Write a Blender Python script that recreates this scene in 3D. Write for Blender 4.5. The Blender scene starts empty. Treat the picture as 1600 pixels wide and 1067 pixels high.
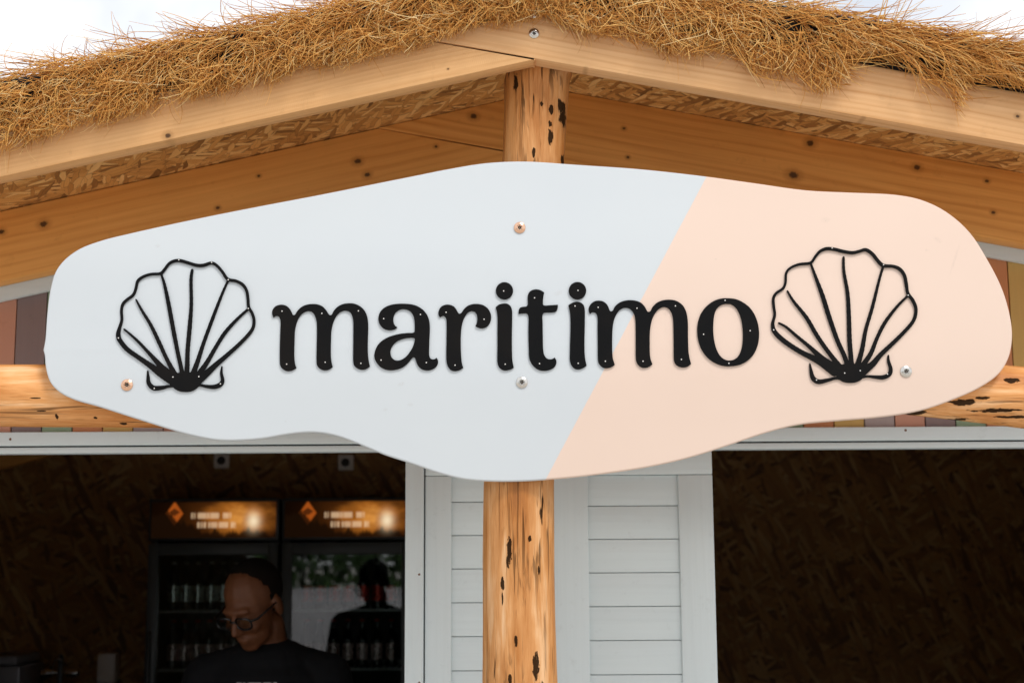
import bpy, bmesh, math, random
import numpy as np
from mathutils import Vector, Matrix, noise as mnoise

# ------------------------------------------------------------------ camera, sky, sun, exposure
scn = bpy.context.scene
R = math.radians
F_PX, CX, CY = 2222.2, 800.0, 533.5          # 50 mm on 36 mm, photo pixels
PITCH, ROLL = R(8.7), R(0.35)
CAM = Vector((0.0, -3.02, 1.65))
FW = Vector((0, math.cos(PITCH), math.sin(PITCH)))
_rt = Vector((1, 0, 0)); _up = _rt.cross(FW)
RT = _rt * math.cos(ROLL) - _up * math.sin(ROLL)
UP = RT.cross(FW)
cd = bpy.data.cameras.new('camera'); cam = bpy.data.objects.new('camera', cd)
scn.collection.objects.link(cam)
cd.lens = 50; cd.sensor_width = 36; cd.clip_start = 0.05; cd.clip_end = 2000
cd.dof.use_dof = True; cd.dof.focus_distance = 3.05; cd.dof.aperture_fstop = 4.0
cam.matrix_world = Matrix(((RT.x, UP.x, -FW.x, CAM.x), (RT.y, UP.y, -FW.y, CAM.y), (RT.z, UP.z, -FW.z, CAM.z), (0, 0, 0, 1)))
scn.camera = cam

SUN_EL, SUN_AZ = R(52), R(150)               # azimuth clockwise from +Y
w = bpy.data.worlds.new('World'); scn.world = w; w.use_nodes = True
wt = w.node_tree; wt.nodes.clear()
_o = wt.nodes.new('ShaderNodeOutputWorld'); _b = wt.nodes.new('ShaderNodeBackground')
_s = wt.nodes.new('ShaderNodeTexSky'); _s.sky_type = 'NISHITA'; _s.sun_disc = False
_s.sun_elevation = SUN_EL; _s.sun_rotation = SUN_AZ; _s.air_density = 1.0; _s.dust_density = 2.0
_tc = wt.nodes.new('ShaderNodeTexCoord'); _n = wt.nodes.new('ShaderNodeTexNoise')
_n.inputs['Scale'].default_value = 3.2; _n.inputs['Detail'].default_value = 6; _n.inputs['Roughness'].default_value = 0.55
_r = wt.nodes.new('ShaderNodeValToRGB')
_r.color_ramp.elements[0].position = 0.36; _r.color_ramp.elements[0].color = (0.58, 0.58, 0.58, 1)
_r.color_ramp.elements[1].position = 0.56; _r.color_ramp.elements[1].color = (1, 1, 1, 1)
_m = wt.nodes.new('ShaderNodeMix'); _m.data_type = 'RGBA'
_m.inputs['B'].default_value = (8.7, 8.8, 9.0, 1)        # lit cloud layer
wt.links.new(_tc.outputs['Generated'], _n.inputs['Vector']); wt.links.new(_n.outputs['Fac'], _r.inputs['Fac'])
wt.links.new(_r.outputs['Color'], _m.inputs['Factor']); wt.links.new(_s.outputs['Color'], _m.inputs['A'])
wt.links.new(_m.outputs['Result'], _b.inputs['Color']); wt.links.new(_b.outputs['Background'], _o.inputs['Surface'])
_b.inputs['Strength'].default_value = 0.10

sl = bpy.data.lights.new('sun', 'SUN'); sun = bpy.data.objects.new('sun', sl); scn.collection.objects.link(sun)
sl.energy = 1.5; sl.angle = R(14); sl.color = (1.0, 0.95, 0.88)
_d = Vector((math.sin(SUN_AZ) * math.cos(SUN_EL), math.cos(SUN_AZ) * math.cos(SUN_EL), math.sin(SUN_EL)))
sun.rotation_euler = _d.to_track_quat('Z', 'Y').to_euler(); sun.location = (3, -6, 8)

vs = scn.view_settings
vs.view_transform = 'Standard'; vs.look = 'None'; vs.gamma = 1.0; vs.use_curve_mapping = False; vs.exposure = 0.46
scn.cycles.use_denoising = True
scn.cycles.max_bounces = 8; scn.cycles.diffuse_bounces = 5; scn.cycles.transparent_max_bounces = 12

def at(px, py, Y):
    """photo pixel -> world point on the vertical plane y = Y that the thing is known to stand in"""
    d = FW + RT * ((px - CX) / F_PX) + UP * ((CY - py) / F_PX)
    t = (Y - CAM.y) / d.y
    return CAM + d * t

rng = random.Random(7)

# ------------------------------------------------------------------ node helpers
class NT:
    def __init__(s, name):
        s.m = bpy.data.materials.new(name); s.m.use_nodes = True
        s.t = s.m.node_tree; s.t.nodes.clear()
        s.out = s.t.nodes.new('ShaderNodeOutputMaterial')
        s._obj = None
    def n(s, kind, **kw):
        x = s.t.nodes.new(kind)
        for k, v in kw.items(): setattr(x, k, v)
        return x
    def l(s, a, b): s.t.links.new(a, b)
    def put(s, sock, v):
        if v is None: return
        if hasattr(v, 'is_output') or isinstance(v, bpy.types.NodeSocket): s.l(v, sock)
        else: sock.default_value = v
    def obj(s):
        if s._obj is None: s._obj = s.n('ShaderNodeTexCoord').outputs['Object']
        return s._obj
    def math(s, op, a, b=None, c=None, clamp=False):
        x = s.n('ShaderNodeMath', operation=op, use_clamp=clamp)
        s.put(x.inputs[0], a)
        if b is not None: s.put(x.inputs[1], b)
        if c is not None: s.put(x.inputs[2], c)
        return x.outputs[0]
    def vmath(s, op, a, b=None):
        x = s.n('ShaderNodeVectorMath', operation=op)
        s.put(x.inputs[0], a)
        if b is not None: s.put(x.inputs[1], b)
        return x
    def mapping(s, vec, loc=(0, 0, 0), rot=(0, 0, 0), sc=(1, 1, 1)):
        x = s.n('ShaderNodeMapping'); s.l(vec, x.inputs['Vector'])
        x.inputs['Location'].default_value = loc; x.inputs['Rotation'].default_value = rot; x.inputs['Scale'].default_value = sc
        return x.outputs['Vector']
    def noise(s, vec, scale=5, detail=4, rough=0.5, dist=0.0):
        x = s.n('ShaderNodeTexNoise')
        if vec is not None: s.l(vec, x.inputs['Vector'])
        x.inputs['Scale'].default_value = scale; x.inputs['Detail'].default_value = detail
        x.inputs['Roughness'].default_value = rough; x.inputs['Distortion'].default_value = dist
        return x.outputs['Fac']
    def ramp(s, fac, stops, interp='LINEAR'):
        x = s.n('ShaderNodeValToRGB'); s.l(fac, x.inputs['Fac']); cr = x.color_ramp; cr.interpolation = interp
        while len(cr.elements) < len(stops): cr.elements.new(0.5)
        for e, (p, c) in zip(cr.elements, stops):
            e.position = p; e.color = (*c, 1) if len(c) == 3 else c
        return x.outputs['Color']
    def maprange(s, v, a, b, c=0.0, d=1.0, smooth=False):
        x = s.n('ShaderNodeMapRange'); x.clamp = True
        if smooth: x.interpolation_type = 'SMOOTHSTEP'
        s.put(x.inputs[0], v); x.inputs[1].default_value = a; x.inputs[2].default_value = b
        x.inputs[3].default_value = c; x.inputs[4].default_value = d
        return x.outputs[0]
    def mix(s, fac, a, b, blend='MIX'):
        x = s.n('ShaderNodeMix', data_type='RGBA', blend_type=blend)
        s.put(x.inputs['Factor'], fac)
        for k, v in (('A', a), ('B', b)):
            if isinstance(v, tuple) and len(v) == 3: v = (*v, 1)
            s.put(x.inputs[k], v)
        return x.outputs['Result']
    def sep(s, vec):
        x = s.n('ShaderNodeSeparateXYZ'); s.l(vec, x.inputs[0]); return x.outputs
    def comb(s, x_, y_, z_):
        x = s.n('ShaderNodeCombineXYZ')
        for i, v in enumerate((x_, y_, z_)): s.put(x.inputs[i], v)
        return x.outputs[0]
    def bump(s, h, strength=0.3, dist=0.002, normal=None):
        x = s.n('ShaderNodeBump'); s.l(h, x.inputs['Height'])
        x.inputs['Strength'].default_value = strength; x.inputs['Distance'].default_value = dist
        if normal is not None: s.l(normal, x.inputs['Normal'])
        return x.outputs['Normal']
    def bsdf(s, col, rough=0.5, normal=None, metal=0.0, spec=0.5, **kw):
        x = s.n('ShaderNodeBsdfPrincipled')
        if isinstance(col, tuple) and len(col) == 3: col = (*col, 1)
        s.put(x.inputs['Base Color'], col); s.put(x.inputs['Roughness'], rough)
        s.put(x.inputs['Metallic'], metal); x.inputs['Specular IOR Level'].default_value = spec
        if normal is not None: s.l(normal, x.inputs['Normal'])
        for k, v in kw.items(): s.put(x.inputs[k.replace('_', ' ')], v)
        s.l(x.outputs[0], s.out.inputs['Surface'])
        return x

def plain(name, col, rough=0.5, metal=0.0, var=0.08, scale=12, spec=0.5, bump=0.0):
    t = NT(name)
    n = t.noise(t.obj(), scale, 5, 0.6)
    c = t.mix(n, tuple(v * (1 - var) for v in col), tuple(min(1, v * (1 + var)) for v in col))
    r = t.maprange(n, 0.3, 0.7, max(0.02, rough - 0.06), min(1, rough + 0.06))
    nm = t.bump(t.noise(t.obj(), scale * 12, 3), bump, 0.001) if bump else None
    t.bsdf(c, r, nm, metal, spec)
    return t.m

def wood(name, light, dark, ang=0.0, knots=(), band=130.0, rough=0.55, axis='x', contrast=1.0, saw=0.0):
    """pine: growth bands along the length, fibres, knots at world (x, z) points; ang = slope of the length in the x-z plane"""
    t = NT(name)
    v = t.obj()
    if axis == 'z': v = t.mapping(v, rot=(0, R(90), 0))
    elif ang: v = t.mapping(v, rot=(0, ang, 0))
    u, wd, vv = t.sep(v)
    ca, sa = math.cos(ang), math.sin(ang)
    mask = None; ring = None
    for (kx, kz, kr) in knots:
        ku, kv = (kx * ca + kz * sa, -kx * sa + kz * ca)
        du = t.math('SUBTRACT', u, ku); dv = t.math('SUBTRACT', vv, kv)
        nd = t.math('POWER', t.math('DIVIDE', du, kr * 5), 2.0)
        d2 = t.math('ADD', nd, t.math('POWER', t.math('DIVIDE', dv, kr * 2.0), 2.0))
        g = t.math('POWER', 2.718, t.math('MULTIPLY', d2, -1.0))
        sh = t.math('MULTIPLY', g, t.math('MULTIPLY', dv, 0.55))
        vv2 = t.math('SUBTRACT', vv, sh)
        dd = t.math('SQRT', t.math('ADD', t.math('POWER', t.math('DIVIDE', du, kr * 1.25), 2.0), t.math('POWER', t.math('DIVIDE', dv, kr), 2.0)))
        dd = t.math('ADD', dd, t.math('MULTIPLY', t.math('SUBTRACT', t.noise(v, 160, 2), 0.5), 0.7))
        mk = t.maprange(dd, 0.55, 1.05, 1.0, 0.0, True); rg = t.maprange(dd, 0.8, 2.6, 1.0, 0.0, True)
        mask = mk if mask is None else t.math('MAXIMUM', mask, mk)
        ring = rg if ring is None else t.math('MAXIMUM', ring, rg)
        vv = vv2
    q = t.comb(u, wd, vv)
    warp = t.noise(t.mapping(q, sc=(1.6, 5, 5)), 1.0, 2, 0.5)
    ph = t.math('ADD', t.math('MULTIPLY', vv, band), t.math('MULTIPLY', warp, 9.0 + band * .02))
    ph = t.math('ADD', ph, t.math('MULTIPLY', wd, band * 0.6))
    bands = t.math('POWER', t.math('ADD', t.math('MULTIPLY', t.math('SINE', ph), 0.5), 0.5), 2.2)
    fib = t.noise(t.mapping(q, sc=(5, 260, 260)), 1.0, 4, 0.65)
    blot = t.noise(t.mapping(q, sc=(2.2, 9, 9)), 1.0, 4, 0.6)
    lines = t.noise(t.mapping(q, sc=(.9, 70, 70)), 1.0, 3, 0.6)
    f = t.math('ADD', t.math('MULTIPLY', t.math('MULTIPLY', bands, t.maprange(lines, .35, .65)), 0.20 * contrast), t.math('ADD', t.math('MULTIPLY', fib, 0.30), t.math('MULTIPLY', t.math('SUBTRACT', lines, .3), .45 * contrast)))
    f = t.math('ADD', f, t.math('MULTIPLY', blot, 0.34), clamp=True)
    mid = tuple((a + b) / 2 for a, b in zip(light, dark))
    col = t.ramp(f, [(0.28, light), (0.55, mid), (0.92, dark)])
    if mask is not None:
        col = t.mix(t.math('MULTIPLY', ring, 0.5), col, tuple(c * 0.62 for c in dark))
        col = t.mix(t.math('MULTIPLY', mask, 0.9), col, (0.055, 0.022, 0.008))
    # handling marks and faint grey weathering
    dirt = t.maprange(t.noise(t.obj(), 26, 5, 0.7), 0.60, 0.78)
    col = t.mix(t.math('MULTIPLY', dirt, 0.25), col, tuple(c * 0.55 for c in dark))
    h = t.math('ADD', t.math('MULTIPLY', fib, 0.6), t.math('MULTIPLY', bands, 0.25))
    if saw:
        sw = t.math('SINE', t.math('ADD', t.math('MULTIPLY', u, 1500.0), t.math('MULTIPLY', t.noise(q, 30, 2), 6)))
        h = t.math('ADD', h, t.math('MULTIPLY', sw, saw))
    t.bsdf(col, rough, t.bump(h, 0.35, 0.0012), spec=0.35)
    return t.m

def osb(name, plane='xy', ang=0.0, tint=1.0, size=1.0):
    t = NT(name)
    v = t.obj()
    x, y, z = t.sep(v)
    p = t.comb(x, y, 0.0) if plane == 'xy' else (t.comb(x, z, 0.0) if plane == 'xz' else t.comb(y, z, 0.0))
    vals, edges = [], []
    for i, (a, sx, sy) in enumerate(((0.25, 11, 62), (-0.55, 12, 75), (1.0, 10, 60), (-1.9, 15, 85))):
        m = t.mapping(p, loc=(i * 3.1, i * 1.7, 0), rot=(0, 0, a), sc=(1, 1, 1))
        wob = t.n('ShaderNodeTexNoise'); t.l(m, wob.inputs['Vector']); wob.inputs['Scale'].default_value = 14; wob.inputs['Detail'].default_value = 2
        m = t.vmath('ADD', m, t.vmath('MULTIPLY', t.vmath('SUBTRACT', wob.outputs['Color'], (0.5, 0.5, 0.5)).outputs[0], (0.02, 0.02, 0)).outputs[0]).outputs[0]
        m = t.mapping(m, sc=(sx / size, sy / size, 1))
        vo = t.n('ShaderNodeTexVoronoi', voronoi_dimensions='2D', feature='F1'); t.l(m, vo.inputs['Vector']); vo.inputs['Scale'].default_value = 1.0
        ve = t.n('ShaderNodeTexVoronoi', voronoi_dimensions='2D', feature='DISTANCE_TO_EDGE'); t.l(m, ve.inputs['Vector']); ve.inputs['Scale'].default_value = 1.0
        cs = t.sep(vo.outputs['Color'])
        fib = t.noise(t.mapping(m, sc=(0.6, 6, 1)), 1.0, 3, 0.6)
        val = t.math('ADD', t.math('MULTIPLY', cs[0], 0.72), t.math('MULTIPLY', fib, 0.3))
        vals.append((val, cs[1], t.maprange(ve.outputs['Distance'], 0.0, 0.07)))
    cur, ed = vals[0][0], vals[0][2]
    for li, (val, sel, e) in enumerate(vals[1:], 1):
        th_ = {1: .5, 2: .667, 3: .75}[li]; k = t.maprange(sel, th_, th_ + .02)
        cur = t.math('ADD', t.math('MULTIPLY', cur, t.math('SUBTRACT', 1.0, k)), t.math('MULTIPLY', val, k))
        ed = t.math('ADD', t.math('MULTIPLY', ed, t.math('SUBTRACT', 1.0, k)), t.math('MULTIPLY', e, k))
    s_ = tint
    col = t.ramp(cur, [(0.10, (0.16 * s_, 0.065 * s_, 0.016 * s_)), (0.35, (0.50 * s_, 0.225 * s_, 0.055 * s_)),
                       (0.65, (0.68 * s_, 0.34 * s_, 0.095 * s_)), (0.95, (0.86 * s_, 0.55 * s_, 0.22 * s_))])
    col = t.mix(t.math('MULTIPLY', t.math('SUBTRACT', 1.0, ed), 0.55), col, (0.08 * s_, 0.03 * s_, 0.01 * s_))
    t.bsdf(col, 0.6, t.bump(t.math('ADD', cur, t.math('MULTIPLY', ed, 0.4)), 0.5, 0.003), spec=0.35)
    return t.m

def logmat(name, axis, patches=(), tone=1.0, seed=0.0, flecks=0.64):
    """peeled log; patches = left-over dark bark at world (along, across, half length, half width)"""
    t = NT(name)
    v = t.obj()
    x, y, z = t.sep(v)
    al, ac = (z, x) if axis == 'z' else (x, z)
    q = t.comb(t.math('ADD', al, seed), ac, y)
    st = t.noise(t.mapping(q, sc=(3.0, 26, 26)), 1.0, 5, 0.6, 0.6)
    big = t.noise(t.mapping(q, sc=(3.2, 7, 7)), 1.0, 4, 0.55)
    fine = t.noise(t.mapping(q, sc=(16, 230, 230)), 1.0, 3, 0.6)
    f = t.math('ADD', t.math('ADD', t.math('MULTIPLY', st, 0.55), t.math('MULTIPLY', big, 0.42)), t.math('MULTIPLY', fine, 0.16))
    k = tone
    col = t.ramp(f, [(0.42, (0.82 * k, 0.50 * k, 0.26 * k)), (0.52, (0.66 * k, 0.31 * k, 0.105 * k)), (0.64, (0.47 * k, 0.175 * k, 0.036 * k)), (0.80, (0.24 * k, 0.08 * k, 0.018 * k))])
    fl = t.noise(t.mapping(q, sc=(9, 75, 75)), 1.0, 3, 0.55, 0.3)
    fl2 = t.noise(t.mapping(q, sc=(3, 9, 9)), 1.0, 2, 0.5)
    flm = t.math('MULTIPLY', t.maprange(fl, flecks, flecks + 0.06), t.maprange(fl2, 0.42, 0.58))
    mask = flm
    jag = t.math('MULTIPLY', t.math('SUBTRACT', t.noise(t.mapping(q, sc=(45, 110, 110)), 1.0, 4, 0.65), 0.5), 2.4)
    for (pa, pc, hl, hw) in patches:
        d = t.math('ADD', t.math('POWER', t.math('DIVIDE', t.math('SUBTRACT', al, pa), hl), 2.0), t.math('POWER', t.math('DIVIDE', t.math('SUBTRACT', ac, pc), hw), 2.0))
        d = t.math('ADD', t.math('SQRT', d), jag)
        front = t.math('LESS_THAN', y, 0.085)
        mk = t.math('MULTIPLY', t.maprange(d, 0.85, 1.0, 1.0, 0.0), front)
        mask = t.math('MAXIMUM', mask, mk)
    crk = t.noise(t.mapping(q, sc=(5, 150, 150)), 1.0, 2, 0.5, 0.4)
    crm = t.math('MULTIPLY', t.maprange(crk, .61, .68), t.maprange(fl2, .34, .55))
    mask = t.math('MAXIMUM', mask, t.math('MULTIPLY', crm, .8))
    col = t.mix(t.math('MULTIPLY', mask, 0.96), col, (0.014, 0.007, 0.0035))
    h = t.math('ADD', t.math('MULTIPLY', st, 0.6), t.math('ADD', t.math('MULTIPLY', fine, 0.25), t.math('MULTIPLY', mask, 0.5)))
    rough = t.maprange(big, 0.3, 0.7, 0.42, 0.6)
    lb = t.bsdf(col, rough, t.bump(h, 0.8, 0.007), spec=0.4); t.l(t.maprange(mask, 0, 1, .4, .04), lb.inputs['Specular IOR Level'])
    return t.m

# ------------------------------------------------------------------ object helpers
COL = scn.collection
def link(name, me, mat, parent=None, smooth=None):
    o = bpy.data.objects.new(name, me); COL.objects.link(o)
    if mat is not None and not me.materials: me.materials.append(mat)
    if smooth is not None:
        me.shade_smooth()
        if smooth > 0: me.set_sharp_from_angle(angle=R(smooth))
    if parent is not None: attach(o, parent)
    return o
def attach(o, parent):
    o.parent = parent
    o.matrix_parent_inverse = (parent.matrix_basis).inverted() if parent.parent is None else Matrix()
def tag(o, label=None, cat=None, group=None, kind=None):
    if label: o['label'] = label
    if cat:
        o['category'] = cat; kind = kind or 'thing'
    if group: o['group'] = group
    if kind: o['kind'] = kind
    return o
def empty(name, loc, label=None, cat=None, group=None, kind=None):
    o = bpy.data.objects.new(name, None); COL.objects.link(o); o.empty_display_size = 0.1
    o.matrix_basis = Matrix.Translation(loc)
    return tag(o, label, cat, group, kind)
def bm_mesh(bm, name='m'):
    me = bpy.data.meshes.new(name); bm.normal_update(); bm.to_mesh(me); bm.free(); return me
def bbox(bm, x0, x1, y0, y1, z0, z1, bev=0.0, seg=2):
    r = bmesh.ops.create_cube(bm, size=1.0)
    for v in r['verts']:
        v.co = Vector((x0 + (v.co.x + .5) * (x1 - x0), y0 + (v.co.y + .5) * (y1 - y0), z0 + (v.co.z + .5) * (z1 - z0)))
    if bev:
        es = list({e for v in r['verts'] for e in v.link_edges})
        bmesh.ops.bevel(bm, geom=es, offset=bev, segments=seg, affect='EDGES', profile=0.5)
def box(name, x0, x1, y0, y1, z0, z1, mat, parent=None, bev=0.002, smooth=40):
    bm = bmesh.new(); bbox(bm, min(x0, x1), max(x0, x1), y0, y1, min(z0, z1), max(z0, z1), bev)
    return link(name, bm_mesh(bm), mat, parent, smooth if bev else None)
def prism(name, pts, y0, y1, mat, parent=None, bev=0.003, seg=2):
    """polygon in (x, z), extruded from y0 (front) to y1"""
    bm = bmesh.new()
    a = [bm.verts.new((p[0], y0, p[1])) for p in pts]; b = [bm.verts.new((p[0], y1, p[1])) for p in pts]
    n = len(pts)
    bm.faces.new(a); bm.faces.new(b[::-1])
    for i in range(n): bm.faces.new((a[i], b[i], b[(i + 1) % n], a[(i + 1) % n]))
    bmesh.ops.recalc_face_normals(bm, faces=bm.faces)
    if bev: bmesh.ops.bevel(bm, geom=list(bm.edges), offset=bev, segments=seg, affect='EDGES', profile=0.5)
    return link(name, bm_mesh(bm), mat, parent, 40 if bev else None)
def lathe_bm(bm, prof, n=24, M=Matrix()):
    rings = []
    for r, z in prof:
        rings.append([bm.verts.new(M @ Vector((r * math.cos(2 * math.pi * i / n), r * math.sin(2 * math.pi * i / n), z))) for i in range(n)] if r > 1e-6 else [bm.verts.new(M @ Vector((0, 0, z)))])
    for a, b in zip(rings, rings[1:]):
        for i in range(n):
            j = (i + 1) % n
            if len(a) == 1 and len(b) == 1: continue
            if len(a) == 1: bm.faces.new((a[0], b[i], b[j]))
            elif len(b) == 1: bm.faces.new((a[i], a[j], b[0]))
            else: bm.faces.new((a[i], a[j], b[j], b[i]))
def lathe(name, prof, mat, parent=None, n=24, M=Matrix(), smooth=40):
    bm = bmesh.new(); lathe_bm(bm, prof, n, M); bmesh.ops.recalc_face_normals(bm, faces=bm.faces)
    return link(name, bm_mesh(bm), mat, parent, smooth)
def tube_bm(bm, pts, rad, n=8):
    pts = [Vector(p) for p in pts]; rs = rad if isinstance(rad, (list, tuple)) else [rad] * len(pts)
    rings = []; prev = None
    for i, p in enumerate(pts):
        t = (pts[min(i + 1, len(pts) - 1)] - pts[max(i - 1, 0)]).normalized()
        ref = prev if prev is not None else (Vector((0, 0, 1)) if abs(t.z) < .9 else Vector((1, 0, 0)))
        a = (ref - t * ref.dot(t)).normalized(); prev = a; b = t.cross(a)
        rings.append([bm.verts.new(p + (a * math.cos(2 * math.pi * k / n) + b * math.sin(2 * math.pi * k / n)) * rs[i]) for k in range(n)])
    for A, B in zip(rings, rings[1:]):
        for k in range(n): bm.faces.new((A[k], A[(k + 1) % n], B[(k + 1) % n], B[k]))
    bm.faces.new(rings[0][::-1]); bm.faces.new(rings[-1])

# ------------------------------------------------------------------ 2-D outlines -> plates
def spline(pts, sub=6):
    """closed Catmull-Rom through points; a third entry marks a sharp corner"""
    P = [np.array(p[:2], float) for p in pts]; C = [len(p) > 2 for p in pts]; n = len(P); out = []
    for i in range(n):
        p1, p2 = P[i], P[(i + 1) % n]
        p0 = P[i - 1] if not C[i] else p1 - (p2 - p1) * 0.6
        p3 = P[(i + 2) % n] if not C[(i + 1) % n] else p2 + (p2 - p1) * 0.6
        a = 0.5
        t0 = 0.0; t1 = max(1e-6, np.linalg.norm(p1 - p0) ** a); t2 = t1 + max(1e-6, np.linalg.norm(p2 - p1) ** a); t3 = t2 + max(1e-6, np.linalg.norm(p3 - p2) ** a)
        for k in range(sub):
            t = t1 + (t2 - t1) * k / sub
            A1 = (t1 - t) / (t1 - t0) * p0 + (t - t0) / (t1 - t0) * p1
            A2 = (t2 - t) / (t2 - t1) * p1 + (t - t1) / (t2 - t1) * p2
            A3 = (t3 - t) / (t3 - t2) * p2 + (t - t2) / (t3 - t2) * p3
            B1 = (t2 - t) / (t2 - t0) * A1 + (t - t0) / (t2 - t0) * A2
            B2 = (t3 - t) / (t3 - t1) * A2 + (t - t1) / (t3 - t1) * A3
            out.append((t2 - t) / (t2 - t1) * B1 + (t - t1) / (t2 - t1) * B2)
    return out
def plate(name, loops, yback, thick, bev, mat, parent=None, res=2):
    """loops: list of closed (x, z) outlines (outer + holes) -> bevelled plate whose back lies in y = yback"""
    cu = bpy.data.curves.new('outline', 'CURVE'); cu.dimensions = '2D'; cu.fill_mode = 'BOTH'
    cu.extrude = thick / 2 - bev; cu.bevel_depth = bev; cu.bevel_resolution = res; cu.offset = -bev
    for lp in loops:
        sp = cu.splines.new('POLY'); sp.points.add(len(lp) - 1); sp.use_cyclic_u = True
        for p, q in zip(sp.points, lp): p.co = (q[0], q[1], 0, 1)
    ob = bpy.data.objects.new('outline', cu); COL.objects.link(ob)
    dg = bpy.context.evaluated_depsgraph_get(); dg.update()
    me = bpy.data.meshes.new_from_object(ob.evaluated_get(dg))
    bpy.data.objects.remove(ob); bpy.data.curves.remove(cu)
    yc = yback - thick / 2
    me.transform(Matrix(((1, 0, 0, 0), (0, 0, -1, yc), (0, 1, 0, 0), (0, 0, 0, 1))))
    bm = bmesh.new(); bm.from_mesh(me); bmesh.ops.remove_doubles(bm, verts=bm.verts, dist=1e-5); bmesh.ops.recalc_face_normals(bm, faces=bm.faces); bm.to_mesh(me); bm.free()
    me.materials.clear()
    return link(name, me, mat, parent, 13)
def contours(strokes, step, pad=4):
    """union of tapered strokes [(x, y, r), ...] -> closed outlines by marching squares"""
    A = []
    for s in strokes:
        pts = np.array(s, float)
        A.append(pts)
    allp = np.vstack(A); lo = allp[:, :2].min(0) - allp[:, 2].max() - pad; hi = allp[:, :2].max(0) + allp[:, 2].max() + pad
    nx, ny = int((hi[0] - lo[0]) / step) + 2, int((hi[1] - lo[1]) / step) + 2
    X, Y = np.meshgrid(lo[0] + np.arange(nx) * step, lo[1] + np.arange(ny) * step)
    D = np.full(X.shape, 1e9)
    for pts in A:
        for (x0, y0, r0), (x1, y1, r1) in zip(pts[:-1], pts[1:]):
            dx, dy = x1 - x0, y1 - y0
            t = np.clip(((X - x0) * dx + (Y - y0) * dy) / (dx * dx + dy * dy + 1e-9), 0, 1)
            d = np.hypot(X - x0 - t * dx, Y - y0 - t * dy) - (r0 + t * (r1 - r0))
            k = 5.0                                   # rounded inner corners where strokes meet
            h = np.clip(0.5 + 0.5 * (D - d) / k, 0, 1)
            D = np.where(D > 1e8, d, D * (1 - h) + d * h - k * h * (1 - h))
    segs = {}
    def ip(a, b):
        (i0, j0), (i1, j1) = a, b
        d0, d1 = D[j0, i0], D[j1, i1]; t = d0 / (d0 - d1)
        return (lo[0] + step * (i0 + t * (i1 - i0)), lo[1] + step * (j0 + t * (j1 - j0)))
    S = D < 0; pos = {}
    for j in range(ny - 1):
        row = S[j:j + 2]
        if not row.any() or row.all(): continue
        for i in range(nx - 1):
            c = (S[j, i], S[j, i + 1], S[j + 1, i + 1], S[j + 1, i])
            if all(c) or not any(c): continue
            P = ((i, j), (i + 1, j), (i + 1, j + 1), (i, j + 1)); cr = []
            for k in range(4):
                a, b = k, (k + 1) % 4
                if c[a] != c[b]:
                    key = tuple(sorted((P[a], P[b])))
                    if key not in pos: pos[key] = ip(P[a], P[b])
                    cr.append((key, c[a]))
            if len(cr) == 2: prs = [(cr[0], cr[1])]
            else: prs = [(cr[0], cr[1]), (cr[2], cr[3])] if not c[0] else [(cr[0], cr[3]), (cr[1], cr[2])]
            for (ka, ina), (kb, inb) in prs:
                if ina: segs[ka] = kb
                else: segs[kb] = ka
    loops = []
    while segs:
        s0, nx_ = next(iter(segs.items())); lp = [s0]; segs.pop(s0); cur = nx_
        while cur != s0 and cur in segs: lp.append(cur); cur = segs.pop(cur)
        pts = [np.array(pos[k]) for k in lp]
        if len(pts) < 12: continue
        n = len(pts)
        for _ in range(2): pts = [(pts[i - 1] + 2 * pts[i] + pts[(i + 1) % n]) / 4 for i in range(n)]
        loops.append(pts[::2])
    return loops

# ================================================================== ROOF AND WOODEN FRAME LINES (from pixels on their known planes)
Y_RF, Y_RB = -0.05, 0.57                        # front faces of the outer and the inner pair of rafters
def line(p, q):                                 # -> z(x)
    s = (q.z - p.z) / (q.x - p.x); return (s, p.z - s * p.x)
LL = line(at(0, 276, Y_RF), at(828, 94.5, Y_RF)); LR = line(at(844, 93, Y_RF), at(1600, 227, Y_RF))
HL, HR = 0.130, 0.152                           # vertical height of the outer rafters = where the board deck lies
zL = lambda x, h=0.0: LL[0] * x + LL[1] + h
zR = lambda x, h=0.0: LR[0] * x + LR[1] + h
def cross(a, b): x = (b[1] - a[1]) / (a[0] - b[0]); return x, a[0] * x + a[1]
off = lambda l, h: (l[0], l[1] + h)
XR, ZR = cross(off(LL, HL), off(LR, HR))        # ridge of the deck underside
X0, X1 = -2.95, 2.95
AL, AR = math.atan(LL[0]), math.atan(LR[0])
kn = lambda px, py, Y, r: (at(px, py, Y).x, at(px, py, Y).z, r)

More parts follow.
